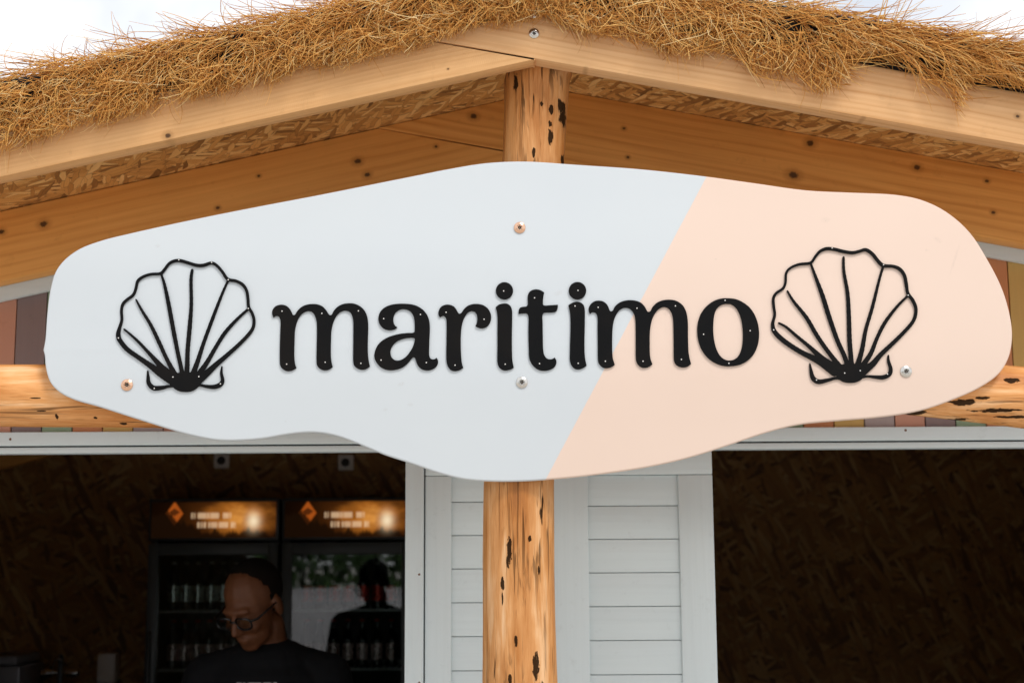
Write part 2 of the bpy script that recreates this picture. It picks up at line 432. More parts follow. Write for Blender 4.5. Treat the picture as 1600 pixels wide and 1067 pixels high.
M = {}
M['rafter_l'] = wood('pine_outer_left', (0.78, 0.455, 0.205), (0.57, 0.275, 0.088), AL, [kn(262, 212, Y_RF, .006), kn(700, 108, Y_RF, .002)], 620, saw=0.10, contrast=0.9)
M['rafter_r'] = wood('pine_outer_right', (0.82, 0.50, 0.25), (0.58, 0.285, 0.098), AR, [kn(1350, 185, Y_RF, .003), kn(1590, 182, Y_RF, .004), kn(915, 108, Y_RF, .003)], 480, contrast=1.2)
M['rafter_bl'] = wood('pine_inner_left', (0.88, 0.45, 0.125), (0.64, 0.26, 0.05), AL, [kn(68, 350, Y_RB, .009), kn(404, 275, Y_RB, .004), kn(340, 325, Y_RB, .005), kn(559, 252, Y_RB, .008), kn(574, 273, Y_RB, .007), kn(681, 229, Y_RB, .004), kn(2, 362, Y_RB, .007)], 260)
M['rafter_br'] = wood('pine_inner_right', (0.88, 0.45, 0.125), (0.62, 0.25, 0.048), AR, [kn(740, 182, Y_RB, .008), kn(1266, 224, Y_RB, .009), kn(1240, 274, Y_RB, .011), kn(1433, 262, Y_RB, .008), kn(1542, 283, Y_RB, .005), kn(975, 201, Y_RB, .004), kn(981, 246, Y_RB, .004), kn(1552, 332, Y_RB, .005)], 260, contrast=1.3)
M['osb_soffit'] = osb('strand_board_deck', 'xy', size=0.95)
M['osb_wall'] = osb('strand_board_wall', 'xz', size=1.6, tint=0.5)  # darker tint than the deck: the room's deep shade put into the colour
M['osb_side'] = osb('strand_board_side', 'yz', size=1.6, tint=0.5)  # side walls carry the same interior shade in their colour
M['membrane'] = plain('black_roof_felt', (0.006, 0.006, 0.0065), 0.75, var=0.4, scale=30, bump=0.4, spec=0.15)
M['steel'] = plain('zinc_screw', (0.62, 0.60, 0.56), 0.22, 1.0, 0.12, 300)
M['copper'] = plain('yellow_zinc_screw', (0.80, 0.50, 0.34), 0.2, 1.0, 0.15, 300)
M['dark_recess'] = plain('screw_recess', (0.05, 0.04, 0.03), 0.5, 0.6)

roof = empty('thatched_roof', (XR, 0.0, 0.0), 'low gabled roof with shaggy straw thatch over pine rafters and strand board', 'roof')
g = 0.0012
def rafters(ya, yb, ll, lr, tl, tr, ml, mr):
    # right rafter runs through past the ridge, left one is cut to fit under it
    xi, zi = cross(lr, tl)                       # seam meets the left top line
    xb, zb = cross(ll, lr)                       # undersides meet
    f = lambda l, x: l[0] * x + l[1]
    a = prism('rafter', [(X0, f(ll, X0)), (xb - 0.004, f(ll, xb - 0.004) ), (xb - 0.004, f(lr, xb - 0.004) - g), (xi + .003, f(lr, xi + .003) - g), (xi - .001, f(tl, xi - .001) - g), (X0, f(tl, X0))], ya + 0.0015, yb, ml, roof, 0.0022)
    xt, zt = cross(tl, tr)
    b = prism('rafter', [(xi, zi), (xb, zb), (X1, f(lr, X1)), (X1, f(tr, X1)), (xt, zt)], ya, yb, mr, roof, 0.0022)
    return a, b
e = 0.001
rafters(Y_RF, 0.0, LL, LR, off(LL, HL - e), off(LR, HR - e), M['rafter_l'], M['rafter_r'])
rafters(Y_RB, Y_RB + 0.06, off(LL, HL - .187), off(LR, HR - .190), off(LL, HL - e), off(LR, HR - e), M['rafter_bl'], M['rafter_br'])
# strand-board deck, one sheet per slope and row
TH = 0.018
for k, (ya, yb) in enumerate(((Y_RF + .004, 1.19), (1.194, 2.6), (2.604, 4.05))):
    prism('deck_sheet', [(X0 - .02, zL(X0 - .02, HL)), (XR - .0005, zL(XR - .0005, HL)), (XR - .0005, zL(XR - .0005, HL + TH)), (X0 - .02, zL(X0 - .02, HL + TH))], ya, yb, M['osb_soffit'], roof, 0)
    prism('deck_sheet', [(XR + .0005, zR(XR + .0005, HR)), (X1 + .02, zR(X1 + .02, HR)), (X1 + .02, zR(X1 + .02, HR + TH)), (XR + .0005, zR(XR + .0005, HR + TH))], ya, yb, M['osb_soffit'], roof, 0)
# black felt wrapped over the deck edge
def felt():
    bm = bmesh.new(); prof = [(-.0535, .108), (-.0545, .125), (-.057, .15), (-.0595, .175), (-.058, .20), (-.045, .215), (-.01, .222), (.1, .224), (.6, .224), (2.0, .224), (4.08, .224), (4.08, .16)]
    xs = list(np.linspace(X0 - .03, X1 + .03, 181)); rows = []
    for x in xs:
        left = x < XR
        row = []
        for i, (y, h) in enumerate(prof):
            nz = mnoise.noise(Vector((x * 7, i * .6, 3.0))) * .006 + mnoise.noise(Vector((x * 24, i * 1.2, 9.0))) * .003
            hh = h + (.0 if left else .008) + (nz * .6 if i < 9 else 0)
            z = min(zL(x, hh), zR(x, hh))
            yy = y if i == 0 else y - abs(nz) * .8
            row.append(bm.verts.new((x, yy, z)))
        rows.append(row)
    for A, B in zip(rows, rows[1:]):
        for i in range(len(prof) - 1): bm.faces.new((A[i], B[i], B[i + 1], A[i + 1]))
    bmesh.ops.recalc_face_normals(bm, faces=bm.faces)
    return link('roof_felt', bm_mesh(bm), M['membrane'], roof, 60)
felt()

# ---- thatch fibres
def thatch():
    t = NT('straw_fibre')
    geo = t.n('ShaderNodeNewGeometry'); ri = geo.outputs['Random Per Island']
    col = t.ramp(ri, [(0.0, (0.40, 0.145, 0.022)), (0.22, (0.66, 0.29, 0.055)), (0.6, (0.84, 0.44, 0.105)), (0.88, (0.93, 0.61, 0.21)), (1.0, (0.95, 0.75, 0.40))])
    b = t.bsdf(col, 0.55, spec=0.35)
    tr = t.n('ShaderNodeBsdfTranslucent'); t.l(col, tr.inputs['Color'])
    ms = t.n('ShaderNodeMixShader'); ms.inputs[0].default_value = 0.22
    t.l(b.outputs[0], ms.inputs[1]); t.l(tr.outputs[0], ms.inputs[2]); t.l(ms.outputs[0], t.out.inputs['Surface'])
    r = np.random.default_rng(11)
    s = 753.0
    # lower fringe of the thatch above the rafter's bottom edge (metres) against x
    tab = [(-60, 40), (0, 43), (108, 48), (194, 52), (259, 52), (323, 62), (431, 56), (474, 70), (540, 60), (584, 62), (675, 66), (729, 72), (810, 64), (835, 72), (850, 72), (877, 64), (911, 50), (970, 62), (1040, 44), (1082, 46), (1120, 72), (1150, 62), (1172, 37), (1240, 39), (1273, 22), (1316, 40), (1334, 100), (1400, 112), (1424, 98), (1442, 36), (1464, 92), (1491, 24), (1514, 84), (1535, 106), (1600, 98), (1660, 60)]
    tx = np.array([at(a, 150, Y_RF).x for a, _ in tab]); th = np.array([b / s for _, b in tab])
    def hlow(x):
        return np.interp(x, tx, th) + .008 * np.sin(x * 61) * (np.abs(x) > 1.15)
    # tufts
    ntuft = 7200
    ux = r.uniform(X0, X1, ntuft); NS = 7
    allpts, widths = [], []
    def strand(p, d, L, grav, curl, kink, w_):
        pts = np.empty((NS, 3)); st = L / (NS - 1); d = d / np.linalg.norm(d)
        for q in range(NS):
            pts[q] = p
            d = d + np.array([0, .0, -grav]) + curl + r.normal(0, kink, 3) * np.array([1, .5, 1]); d /= np.linalg.norm(d)
            p = p + d * st
        return pts
    for i in range(ntuft):
        x = ux[i]; side = -1.0 if x < XR else 1.0
        hl = hlow(x)
        right = x > .70
        lo = hl + .016
        hh = lo + (0.222 - lo) * r.random() ** 1.15
        if right and hl > .11 and hh < .17 and r.random() < .8: continue
        dens = mnoise.noise(Vector((x * 16.0, hh * 22.0, 4.0)))
        if dens < -.16 and r.random() < .85: continue
        top = hh > .188
        f1 = mnoise.noise(Vector((x * 5.0, hh * 9.0, 1.0))); f2 = mnoise.noise(Vector((x * 19.0, hh * 26.0, 7.0))); f3 = mnoise.noise(Vector((x * 31.0, hh * 36.0, 17.0)))
        comb = .95 if right else (.55 if x < -.05 else .15)
        dx = side * (comb + .9 * f1) + 1.5 * f2 + r.normal(0, .30)
        dz = -(.62 + .9 * f3) + r.normal(0, .30)
        dy = -(.10 + .30 * r.random())
        if top:
            dz = side * (LL[0] if side < 0 else LR[0]) * 1.1 + r.normal(0, .20); dx = side * (1.1 + .7 * f1) + 1.2 * f2; dy = r.normal(-.10, .35)
        d0 = np.array([dx, dy, dz]); d0 /= np.linalg.norm(d0)
        n = r.integers(3, 10); spread = r.uniform(.18, .5) if not right else r.uniform(.10, .26)
        L0 = r.uniform(.05, .115) if not right else r.uniform(.08, .17)
        for k in range(n):
            xx = x + r.normal(0, .011); h = hh + r.normal(0, .009)
            yy = -.060 + (r.uniform(-.01, .16) if top else 0.0) - r.random() * .022
            zz = min(zL(xx, h), zR(xx, h))
            d = d0 + r.normal(0, spread, 3) * np.array([1, .6, 1])
            c_ = r.normal(0, .17 if not right else .06, 3) * np.array([1, .4, 1])
            pts = strand(np.array([xx, yy, zz]), d, L0 * r.uniform(.5, 1.25), .07 if not top else .02, c_, .09 if not right else .03, 0)
            if not top:
                pts[:, 1] = np.clip(pts[:, 1], -.108, -.0565 - .004 * r.random())
            tip = pts[-1]; lim = min(zL(tip[0]), zR(tip[0])) + hlow(tip[0]) - abs(r.normal(0, .010)); drop = pts[0][2] - tip[2]
            if tip[2] < lim and drop > 1e-4:
                fct = max(.15, (pts[0][2] - lim) / drop); pts = pts[0] + (pts - pts[0]) * fct
            allpts.append(pts); widths.append(r.uniform(.0013, .0026))
    # straw lying along the shoulder of the roof edge
    for i in range(8500):
        x = r.uniform(X0, X1); side = -1.0 if x < XR else 1.0
        h = r.uniform(.178, .232)
        if mnoise.noise(Vector((x * 15.0, h * 26.0, 8.0))) < -.20 and r.random() < .85: continue
        p = np.array([x, r.uniform(-.082, -.055) if h < .205 else r.uniform(-.075, .03), min(zL(x, h), zR(x, h))])
        f2 = mnoise.noise(Vector((x * 14.0, h * 30.0, 21.0)))
        d = np.array([side * (.9 + r.normal(0, .4)), r.normal(-.1, .25), side * (LL[0] if side < 0 else LR[0]) - .25 + 1.1 * f2 + r.normal(0, .28)])
        pts = strand(p, d, r.uniform(.04, .11), .03, r.normal(0, .09, 3), .06, 0); pts[:, 1] = np.clip(pts[:, 1], -.10, 1); allpts.append(pts); widths.append(r.uniform(.0012, .0024))
    # long loose wisps hanging in front of the rafter
    for i in range(900):
        x = r.uniform(X0, X1); side = -1.0 if x < XR else 1.0; hl = hlow(x); h = hl + r.uniform(.01, .05)
        if hl > .085 and r.random() < .7: continue
        p = np.array([x, -.064, min(zL(x, h), zR(x, h))])
        pts = strand(p, np.array([side * r.normal(.35, .5), -.12, -1.0]), r.uniform(.03, .075), .05, r.normal(0, .12, 3) * np.array([1, .3, 1]), .06, 0)
        pts[:, 1] = np.clip(pts[:, 1], -.09, -.0565); allpts.append(pts); widths.append(r.uniform(.0009, .0016))
    # loose flyaways above the roof line
    for i in range(620):
        x = r.uniform(X0, X1); side = -1.0 if x < XR else 1.0
        h = r.uniform(.205, .235); p = np.array([x, r.uniform(-.06, .12), min(zL(x, h), zR(x, h))])
        sl_ = side * (LL[0] if side < 0 else LR[0])
        d = np.array([side * r.normal(1.0, .5) * (1 if r.random() < .75 else -1), r.normal(-.1, .3), sl_ + abs(r.normal(.16, .26))])
        allpts.append(strand(p, d, r.uniform(.04, .13), .012, r.normal(0, .06, 3), .03, 0)); widths.append(r.uniform(.0006, .0012))
    # straw lying over the roof behind the edge
    for i in range(16000):
        x = r.uniform(X0, X1); side = -1.0 if x < XR else 1.0
        h = r.uniform(.225, .250); y = r.uniform(.0, 4.0) if i > 9000 else r.uniform(-.03, .35)
        p = np.array([x, y, min(zL(x, h), zR(x, h))]); d = np.array([side * 1.0, r.normal(-.1, .6), side * (LL[0] if side < 0 else LR[0]) + r.normal(0, .14)]); d /= np.linalg.norm(d)
        L = r.uniform(.08, .2); curl = r.normal(0, .3, 3); pts = np.empty((NS, 3))
        for q in range(NS):
            pts[q] = p; d = d + curl * .12 * np.array([1, 1, .4]); d /= np.linalg.norm(d); p = p + d * L / (NS - 1)
        allpts.append(pts); widths.append(r.uniform(.0014, .0026))
    P = np.array(allpts); W = np.array(widths); N = len(P)
    T = np.gradient(P, axis=1); T /= np.linalg.norm(T, axis=2, keepdims=True) + 1e-9
    ref = r.normal(0, 1, (N, 1, 3)); ref = ref + np.array([0, -.8, 0]) * 0
    A = np.cross(T, ref); A /= np.linalg.norm(A, axis=2, keepdims=True) + 1e-9
    B = np.cross(T, A)
    taper = np.linspace(1.0, .35, NS)[None, :, None]
    rad = W[:, None, None] * .62 * taper
    rings = []
    for k in range(3):
        a = 2 * math.pi * k / 3
        rings.append(P + (A * math.cos(a) + B * math.sin(a)) * rad)
    verts = np.stack(rings, axis=2).reshape(-1, 3)           # N, NS, 3, xyz
    i0 = np.arange(N)[:, None, None] * NS * 3 + np.arange(NS - 1)[None, :, None] * 3
    k = np.arange(3)[None, None, :]; k2 = (k + 1) % 3
    quads = np.stack([i0 + k, i0 + k2, i0 + 3 + k2, i0 + 3 + k], axis=-1).reshape(-1, 4)
    me = bpy.data.meshes.new('thatch')
    me.vertices.add(len(verts)); me.vertices.foreach_set('co', verts.astype(np.float32).ravel())
    me.loops.add(quads.size); me.loops.foreach_set('vertex_index', quads.astype(np.int32).ravel())
    me.polygons.add(len(quads)); me.polygons.foreach_set('loop_start', (np.arange(len(quads)) * 4).astype(np.int32))
    me.polygons.foreach_set('loop_total', np.full(len(quads), 4, np.int32))
    me.update(); me.validate()
    o = link('thatch', me, t.m, roof); me.shade_smooth()
    tag(o, 'shaggy golden straw fibres hanging over the roof edge', kind='stuff')
    print('thatch strands', N, 'quads', len(quads))
thatch()

# ---- screws
def screw_meshes(rad):
    prof = [(rad, 0), (rad, .0012), (rad * .97, .0019), (rad * .82, .0030), (rad * .60, .0042), (rad * .48, .0046), (rad * .45, .0045), (rad * .42, .0022), (0, .0020)]
    return prof
def screw(px, py, Y, rad, mat, parent):
    p = at(px, py, Y); Mx = Matrix.Translation(p) @ Matrix.Rotation(R(90), 4, 'X') @ Matrix.Rotation(rng.uniform(0, 6), 4, 'Z')
    bm = bmesh.new(); lathe_bm(bm, screw_meshes(rad), 28, Mx); bmesh.ops.recalc_face_normals(bm, faces=bm.faces)
    s = link('screw', bm_mesh(bm), mat, parent, 30)
    bm = bmesh.new(); n = 12; a = []
    for i in range(n):
        r_ = rad * (.42 if i % 2 == 0 else .26); a.append(bm.verts.new(Mx @ Vector((r_ * math.cos(i * 2 * math.pi / n), r_ * math.sin(i * 2 * math.pi / n), .0027))))
    c = bm.verts.new(Mx @ Vector((0, 0, .0019)))
    for i in range(n): bm.faces.new((a[i], a[(i + 1) % n], c))
    bmesh.ops.recalc_face_normals(bm, faces=bm.faces)
    d = bpy.data.objects.new('drive_recess', bm_mesh(bm)); COL.objects.link(d); d.data.materials.append(M['dark_recess']); d.parent = s
    return s
screw(834.5, 53, Y_RF - .0005, .0115, M['steel'], roof)
screw(833, 22, Y_RF - .0005, .0115, M['steel'], roof)
screw(1331, 84, Y_RF - .012, .0045, M['steel'], roof)

# ================================================================== LOGS
def log(name, pts, mat, label, seed, nring=90, nseg=56, axis='z', amp=.035):
    """pts: (centre Vector, radius) along the log"""
    C = np.array([list(p[0]) + [p[1]] for p in pts]); L = np.concatenate([[0], np.cumsum(np.linalg.norm(np.diff(C[:, :3], axis=0), axis=1))])
    bm = bmesh.new(); rows = []
    for s in np.linspace(0, L[-1], nring):
        c = Vector([np.interp(s, L, C[:, k]) for k in range(3)]); r = float(np.interp(s, L, C[:, 3]))
        c += Vector((mnoise.noise(Vector((s * 1.6, seed, 0))), mnoise.noise(Vector((s * 1.6, seed, 5))), 0 if axis == 'z' else mnoise.noise(Vector((s * 1.6, seed, 9))))) * .004
        row = []
        for i in range(nseg):
            a = 2 * math.pi * i / nseg; ca, sa = math.cos(a), math.sin(a)
            nz = mnoise.noise(Vector((ca * 1.5, sa * 1.5, s * 3.0 + seed))) * amp + mnoise.noise(Vector((ca * 4.5, sa * 4.5, s * 5.0 + seed))) * amp * .45 + mnoise.noise(Vector((ca * 9, sa * 9, s * 16.0 + seed))) * amp * .22
            rr = r * (1 + nz)
            row.append(bm.verts.new(c + (Vector((ca * rr, sa * rr, 0)) if axis == 'z' else Vector((0, ca * rr, sa * rr)))))
        rows.append(row)
    for A, B in zip(rows, rows[1:]):
        for i in range(nseg): bm.faces.new((A[i], A[(i + 1) % nseg], B[(i + 1) % nseg], B[i]))
    bm.faces.new(rows[0]); bm.faces.new(rows[-1]); bmesh.ops.recalc_face_normals(bm, faces=bm.faces)
    o = link(name, bm_mesh(bm), mat, None, 50)
    return tag(o, label, 'log')
YP = 0.074
def pp(px, py, rpx):
    c = at(px, py, YP); d = (c - CAM).dot(FW); return (c, rpx * d / F_PX)
def pt(px, py, lpx, wpx, Y=0.01):
    c = at(px, py, Y); k = (Y - CAM.y) / F_PX; return c, lpx * k, wpx * k
post_p = []
for px, py, l, w_ in ((880, 178, 18, 6), (878, 165, 12, 7), (860, 213, 13, 4), (860, 193, 7, 3.5), (862, 172, 9, 3.5), (846, 164, 4, 2.6), (806, 128, 14, 3.5), (834, 240, 8, 2.5), (795, 860, 24, 4.5), (785, 912, 9, 3), (837, 1040, 20, 5), (806, 1000, 9, 2.5), (842, 890, 7, 2), (880, 245, 12, 3), (797, 1060, 8, 3), (828, 842, 5, 2.5), (785, 935, 12, 1.6), (845, 1075, 12, 6)):
    c, a, b = pt(px, py, l, w_); post_p.append((c.z, c.x, a, b))
rl_p = []
for px, py, l, w_ in ((1510, 628, 22, 5), (1438, 641, 16, 4), (1580, 594, 13, 4), (1560, 640, 35, 3), (1535, 622, 10, 2.5), (1480, 652, 40, 2), (1590, 650, 30, 2)):
    c, a, b = pt(px, py, l, w_); rl_p.append((c.x, c.z, a, b))
ll_p = []
for px, py, l, w_ in ((84, 650, 2.5, 4), (186, 659, 6, 1.5), (55, 622, 9, 1.0), (62, 641, 8, 1.0), (145, 651, 3, 2)):
    c, a, b = pt(px, py, l, w_); ll_p.append((c.x, c.z, a, b))
M['post'] = logmat('peeled_log_post', 'z', post_p, 0.9, 0.0, 0.58)
M['log_l'] = logmat('peeled_log_left', 'x', ll_p, 1.12, 4.3, 0.70)
M['log_r'] = logmat('peeled_log_right', 'x', rl_p, 1.12, 9.1, 0.62)
base = at(814, 1067, YP); topz = ZR - .004
p_top = pp(838.5, 115, 52.5)
post_pts = [(Vector((base.x + .004, YP, 0.0)), .090), (Vector((base.x, YP, .8)), .084), pp(814, 1067, 59), pp(811.5, 900, 56), pp(811, 760, 55.5), pp(818, 560, 53), pp(827, 380, 50), pp(833.5, 250, 48.5), pp(837, 170, 50), p_top, (Vector((p_top[0].x + .004, YP, 2.735)), p_top[1])]
log('log_post', post_pts, M['post'], 'upright peeled log post with dark bark streaks carrying the roof ridge', 2.0, 130)
cl = lambda px, py, r: pp(px, py, r)
lx = lambda v: (Vector((-2.2, YP, v[0].z)), v[1])
a0 = cl(-60, 617, 48)
log('log_beam', [(Vector((-2.7, YP, a0[0].z - .003)), .068), a0, cl(100, 618, 49), cl(400, 621, 49), cl(700, 620, 47), cl(757, 620, 46)], M['log_l'], 'smooth level peeled log beam on the pale blue side of the sign', 5.0, 100, axis='x', amp=.02)
b0 = cl(1660, 627, 49)
log('log_beam', [cl(868, 548, 42), cl(1000, 560, 43), cl(1200, 580, 44), cl(1394, 599, 46), cl(1600, 621, 48.5), b0, (Vector((2.7, YP, b0[0].z - .14)), .072)], M['log_r'], 'sloping peeled log beam with black bark scars on the peach side of the sign', 8.0, 100, axis='x', amp=.03)

# ================================================================== SIGN
YS = -0.001; TS = 0.018; YF = YS - TS         # back, thickness, front face
sign_px = [(700, 264), (760, 254.5), (820, 252), (900, 257), (1000, 264), (1100, 275), (1180, 286), (1260, 297), (1330, 300.5), (1400, 304), (1440, 312), (1478, 330), (1515, 362), (1545, 408), (1568, 455), (1580, 500), (1582, 530), (1576, 560), (1560, 585), (1530, 606), (1490, 624), (1440, 641), (1380, 651), (1310, 657), (1250, 663), (1200, 675), (1140, 695), (1080, 714), (1020, 728), (950, 739), (880, 747), (800, 752), (730, 749), (690, 740), (640, 723), (600, 710), (569, 697), (530, 682), (500, 676), (475, 675.5), (445, 679), (410, 685), (368, 688), (337, 687), (300, 680), (270, 672), (200, 650), (150, 634), (115, 624), (92, 612), (78, 597), (71, 575), (69, 555), (67, 547, 1), (70, 530), (73, 490), (77.5, 455), (86, 425), (101, 405), (125, 388), (160, 375), (200, 365), (300, 343), (400, 323), (500, 304), (600, 284), (650, 274)]
sxz = lambda pts, Y: [(at(p[0], p[1], Y).x, at(p[0], p[1], Y).z) for p in pts]
A_ = at(1103, 278, YF); B_ = at(853, 748, YF)
def sign_mat():
    t = NT('sign_enamel')
    x, y, z = t.sep(t.obj())
    nx_, nz_ = (A_.z - B_.z), -(A_.x - B_.x); ln = math.hypot(nx_, nz_); nx_ /= ln; nz_ /= ln
    s = t.math('SUBTRACT', t.math('ADD', t.math('MULTIPLY', x, nx_), t.math('MULTIPLY', z, nz_)), nx_ * A_.x + nz_ * A_.z)
    wob = t.math('MULTIPLY', t.math('SUBTRACT', t.noise(t.obj(), 60, 2), .5), .0012)
    k = t.maprange(t.math('ADD', s, wob), -.0006, .0006)
    n = t.noise(t.obj(), 3.0, 4, .6)
    a = t.mix(n, (0.555, 0.600, 0.640), (0.585, 0.628, 0.655)); b = t.mix(n, (0.715, 0.560, 0.470), (0.74, 0.585, 0.495))
    col = t.mix(k, a, b)
    # scuffs and pin pricks
    jag = t.math('SUBTRACT', t.noise(t.obj(), 420, 3, .7), .5)
    msk = None
    for px, py, r_, an in ((627, 600, 7, .3), (1290, 344, 9, 0), (1465, 375, 9, -.4), (1042, 489, 7, .2), (204, 539, 7, .2), (872, 458, 9, .3), (1492, 405, 12, 1.2), (1448, 391, 4, 0), (246, 385, 6, 0), (446, 658, 2.5, 0), (1118, 405, 3, 0), (602, 640, 5, .2), (641, 632, 6, 0)):
        c = at(px, py, YF); r_ *= .00135
        du = t.math('SUBTRACT', x, c.x); dv = t.math('SUBTRACT', z, c.z)
        d = t.math('SQRT', t.math('ADD', t.math('POWER', t.math('DIVIDE', du, r_), 2.0), t.math('POWER', t.math('DIVIDE', t.math('SUBTRACT', dv, t.math('MULTIPLY', du, math.tan(an))), r_ * .6), 2.0)))
        mk = t.maprange(d, .4, 1.0, 1.0, 0.0)
        msk = mk if msk is None else t.math('MAXIMUM', msk, mk)
    thin = t.maprange(t.math('ABSOLUTE', jag), 0.0, 0.030, 1.0, 0.0)
    col = t.mix(t.math('MULTIPLY', t.math('MULTIPLY', msk, thin), .5), col, (0.33, 0.27, 0.23))
    t.bsdf(col, t.maprange(n, .3, .7, .38, .48), t.bump(t.noise(t.obj(), 900, 2), .04, .0004), spec=0.4)
    return t.m
M['sign'] = sign_mat()
sc_ = at(815, 500, YS)
sign = empty('shop_sign', (sc_.x, YS, at(815, 752, YS).z), 'wavy surfboard-shaped sign, pale blue and peach halves, black lowercase lettering and two shells', 'sign')
plate('sign_board', [sxz(spline(sign_px, 5), YF)], YS, TS, 0.0045, M['sign'], sign, 3)

def black_mat():
    t = NT('black_painted_letters')
    n = t.noise(t.mapping(t.obj(), rot=(0, .5, 0), sc=(30, 30, 160)), 1.0, 4, .7)
    bl = t.noise(t.obj(), 7, 4)
    col = t.mix(t.maprange(bl, .45, .65), (0.0045, 0.0048, 0.0055), (0.0075, 0.0066, 0.0064))
    sc2 = t.math('MULTIPLY', t.maprange(n, .70, .80), t.maprange(bl, .5, .62))
    col = t.mix(t.math('MULTIPLY', sc2, .25), col, (0.09, 0.075, 0.065))
    t.bsdf(col, t.maprange(n, .3, .7, .55, .68), t.bump(n, .05, .0004), spec=0.09)
    return t.m
M['black'] = black_mat()
M['nail'] = plain('pin_heads', (0.85, 0.83, 0.80), 0.3, 0.3)
YL, TL = YF - .0002, 0.0042
def pxl(pts, ox, oy, s): return [tuple([ox + p[0] / s, oy + p[1] / s] + list(p[2:])) for p in pts]
S9 = 1423 / 160; S7 = 1423 / 200; S7b = 1138 / 160
m1 = pxl([(65, 280, 1), (45, 225), (50, 175), (85, 125), (135, 102), (190, 98), (245, 115), (290, 155), (315, 200), (332, 236), (347, 242), (362, 236), (395, 185), (445, 135), (510, 102), (590, 88), (670, 92), (740, 118), (790, 165), (820, 210), (840, 238), (855, 242), (872, 236), (900, 185), (950, 130), (1020, 92), (1100, 78), (1180, 82), (1250, 108), (1310, 155), (1350, 215), (1372, 290), (1380, 380), (1377, 550), (1374, 700), (1378, 800), (1388, 880), (1404, 955, 1), (1370, 980), (1320, 1000), (1270, 998), (1220, 975), (1185, 940), (1173, 890), (1172, 700), (1174, 450), (1172, 330), (1160, 260), (1130, 205), (1085, 182), (1035, 182), (985, 205), (945, 245), (910, 305), (885, 380), (868, 470), (863, 600), (860, 750), (864, 850), (874, 910), (887, 960, 1), (850, 990), (800, 1008), (750, 1005), (700, 980), (670, 940), (662, 880), (664, 700), (668, 480), (665, 350), (650, 280), (620, 220), (580, 190), (530, 188), (480, 210), (440, 245), (405, 300), (380, 370), (362, 460), (356, 600), (352, 750), (354, 850), (364, 920), (382, 975, 1), (340, 1003), (285, 1020), (235, 1015), (185, 985), (158, 940), (152, 880), (152, 700), (158, 480), (162, 340), (155, 295), (135, 262), (105, 252), (80, 262)], 420, 465, S9)
a_o = pxl([(452, 412, 1), (420, 435), (370, 450), (310, 448), (250, 420), (210, 375), (190, 320), (190, 260), (215, 195), (270, 140), (350, 103), (450, 86), (560, 84), (660, 95), (740, 122), (810, 170), (860, 230), (890, 300), (903, 390), (903, 480), (897, 600), (894, 720), (895, 800), (910, 840), (940, 856), (965, 854), (998, 835, 1), (1012, 860), (1018, 895), (1005, 940), (965, 980), (910, 1005), (860, 1010), (800, 998), (755, 965), (725, 920), (708, 870), (696, 835), (680, 826), (662, 832), (630, 870), (575, 930), (510, 975), (430, 1000), (350, 1007), (280, 995), (215, 960), (165, 905), (138, 850), (132, 790), (145, 730), (175, 665), (230, 605), (310, 555), (400, 522), (500, 500), (600, 490), (672, 487), (690, 474), (693, 440), (693, 380), (688, 310), (670, 245), (635, 195), (580, 165), (520, 160), (460, 180), (415, 225), (397, 285), (400, 345), (418, 385)], 570, 465, S9)
a_h = pxl([(686, 560), (693, 580), (690, 610), (675, 660), (640, 730), (590, 800), (530, 850), (470, 872), (415, 865), (375, 830), (357, 780), (360, 720), (390, 660), (440, 612), (510, 578), (590, 560), (650, 556)], 570, 465, S9)
r_o = pxl([(52, 433, 1), (36, 400), (38, 360), (65, 315), (110, 293), (160, 292), (205, 310), (235, 345), (256, 382), (272, 392), (290, 382), (320, 340), (365, 302), (420, 285), (480, 284), (540, 300), (590, 340), (618, 395), (622, 440), (610, 490), (575, 535), (530, 553), (490, 550), (447, 530, 1), (462, 495), (468, 450), (462, 405), (440, 372), (405, 362), (370, 375), (335, 415), (310, 470), (292, 550), (285, 650), (285, 780), (290, 880), (298, 945), (312, 992, 1), (270, 1018), (215, 1030), (170, 1015), (140, 975), (125, 920), (125, 700), (126, 500), (122, 450), (108, 425), (82, 415)], 680, 435, S7)
i1 = pxl([(672, 318, 1), (710, 290), (755, 278), (800, 280), (835, 305), (853, 345), (856, 450), (853, 650), (855, 830), (860, 920), (874, 990, 1), (840, 1010), (790, 1022), (745, 1015), (710, 985), (693, 940), (692, 750), (692, 550), (692, 430), (685, 370)], 680, 435, S7)
t_o = pxl([(1028, 210), (1032, 180), (1050, 148), (1085, 127), (1125, 121), (1170, 130), (1212, 155, 1), (1203, 200), (1198, 270), (1204, 297), (1280, 297), (1364, 292, 1), (1362, 330), (1345, 365), (1310, 376), (1210, 382), (1195, 400), (1195, 500), (1197, 650), (1202, 800), (1215, 855), (1245, 890), (1285, 898), (1310, 890), (1328, 878, 1), (1345, 905), (1347, 945), (1325, 985), (1280, 1012), (1220, 1025), (1160, 1018), (1105, 985), (1065, 935), (1045, 880), (1040, 780), (1035, 600), (1032, 405), (1015, 388), (927, 393, 1), (928, 355), (945, 325), (975, 315), (1012, 311), (1027, 296)], 680, 435, S7)
i2 = pxl([(627, 297, 1), (670, 270), (720, 258), (765, 268), (795, 295), (808, 335), (810, 500), (806, 700), (808, 830), (815, 900), (830, 968, 1), (790, 995), (745, 1010), (700, 1003), (665, 970), (646, 925), (645, 750), (650, 550), (648, 420), (640, 355)], 800, 435, S7b)
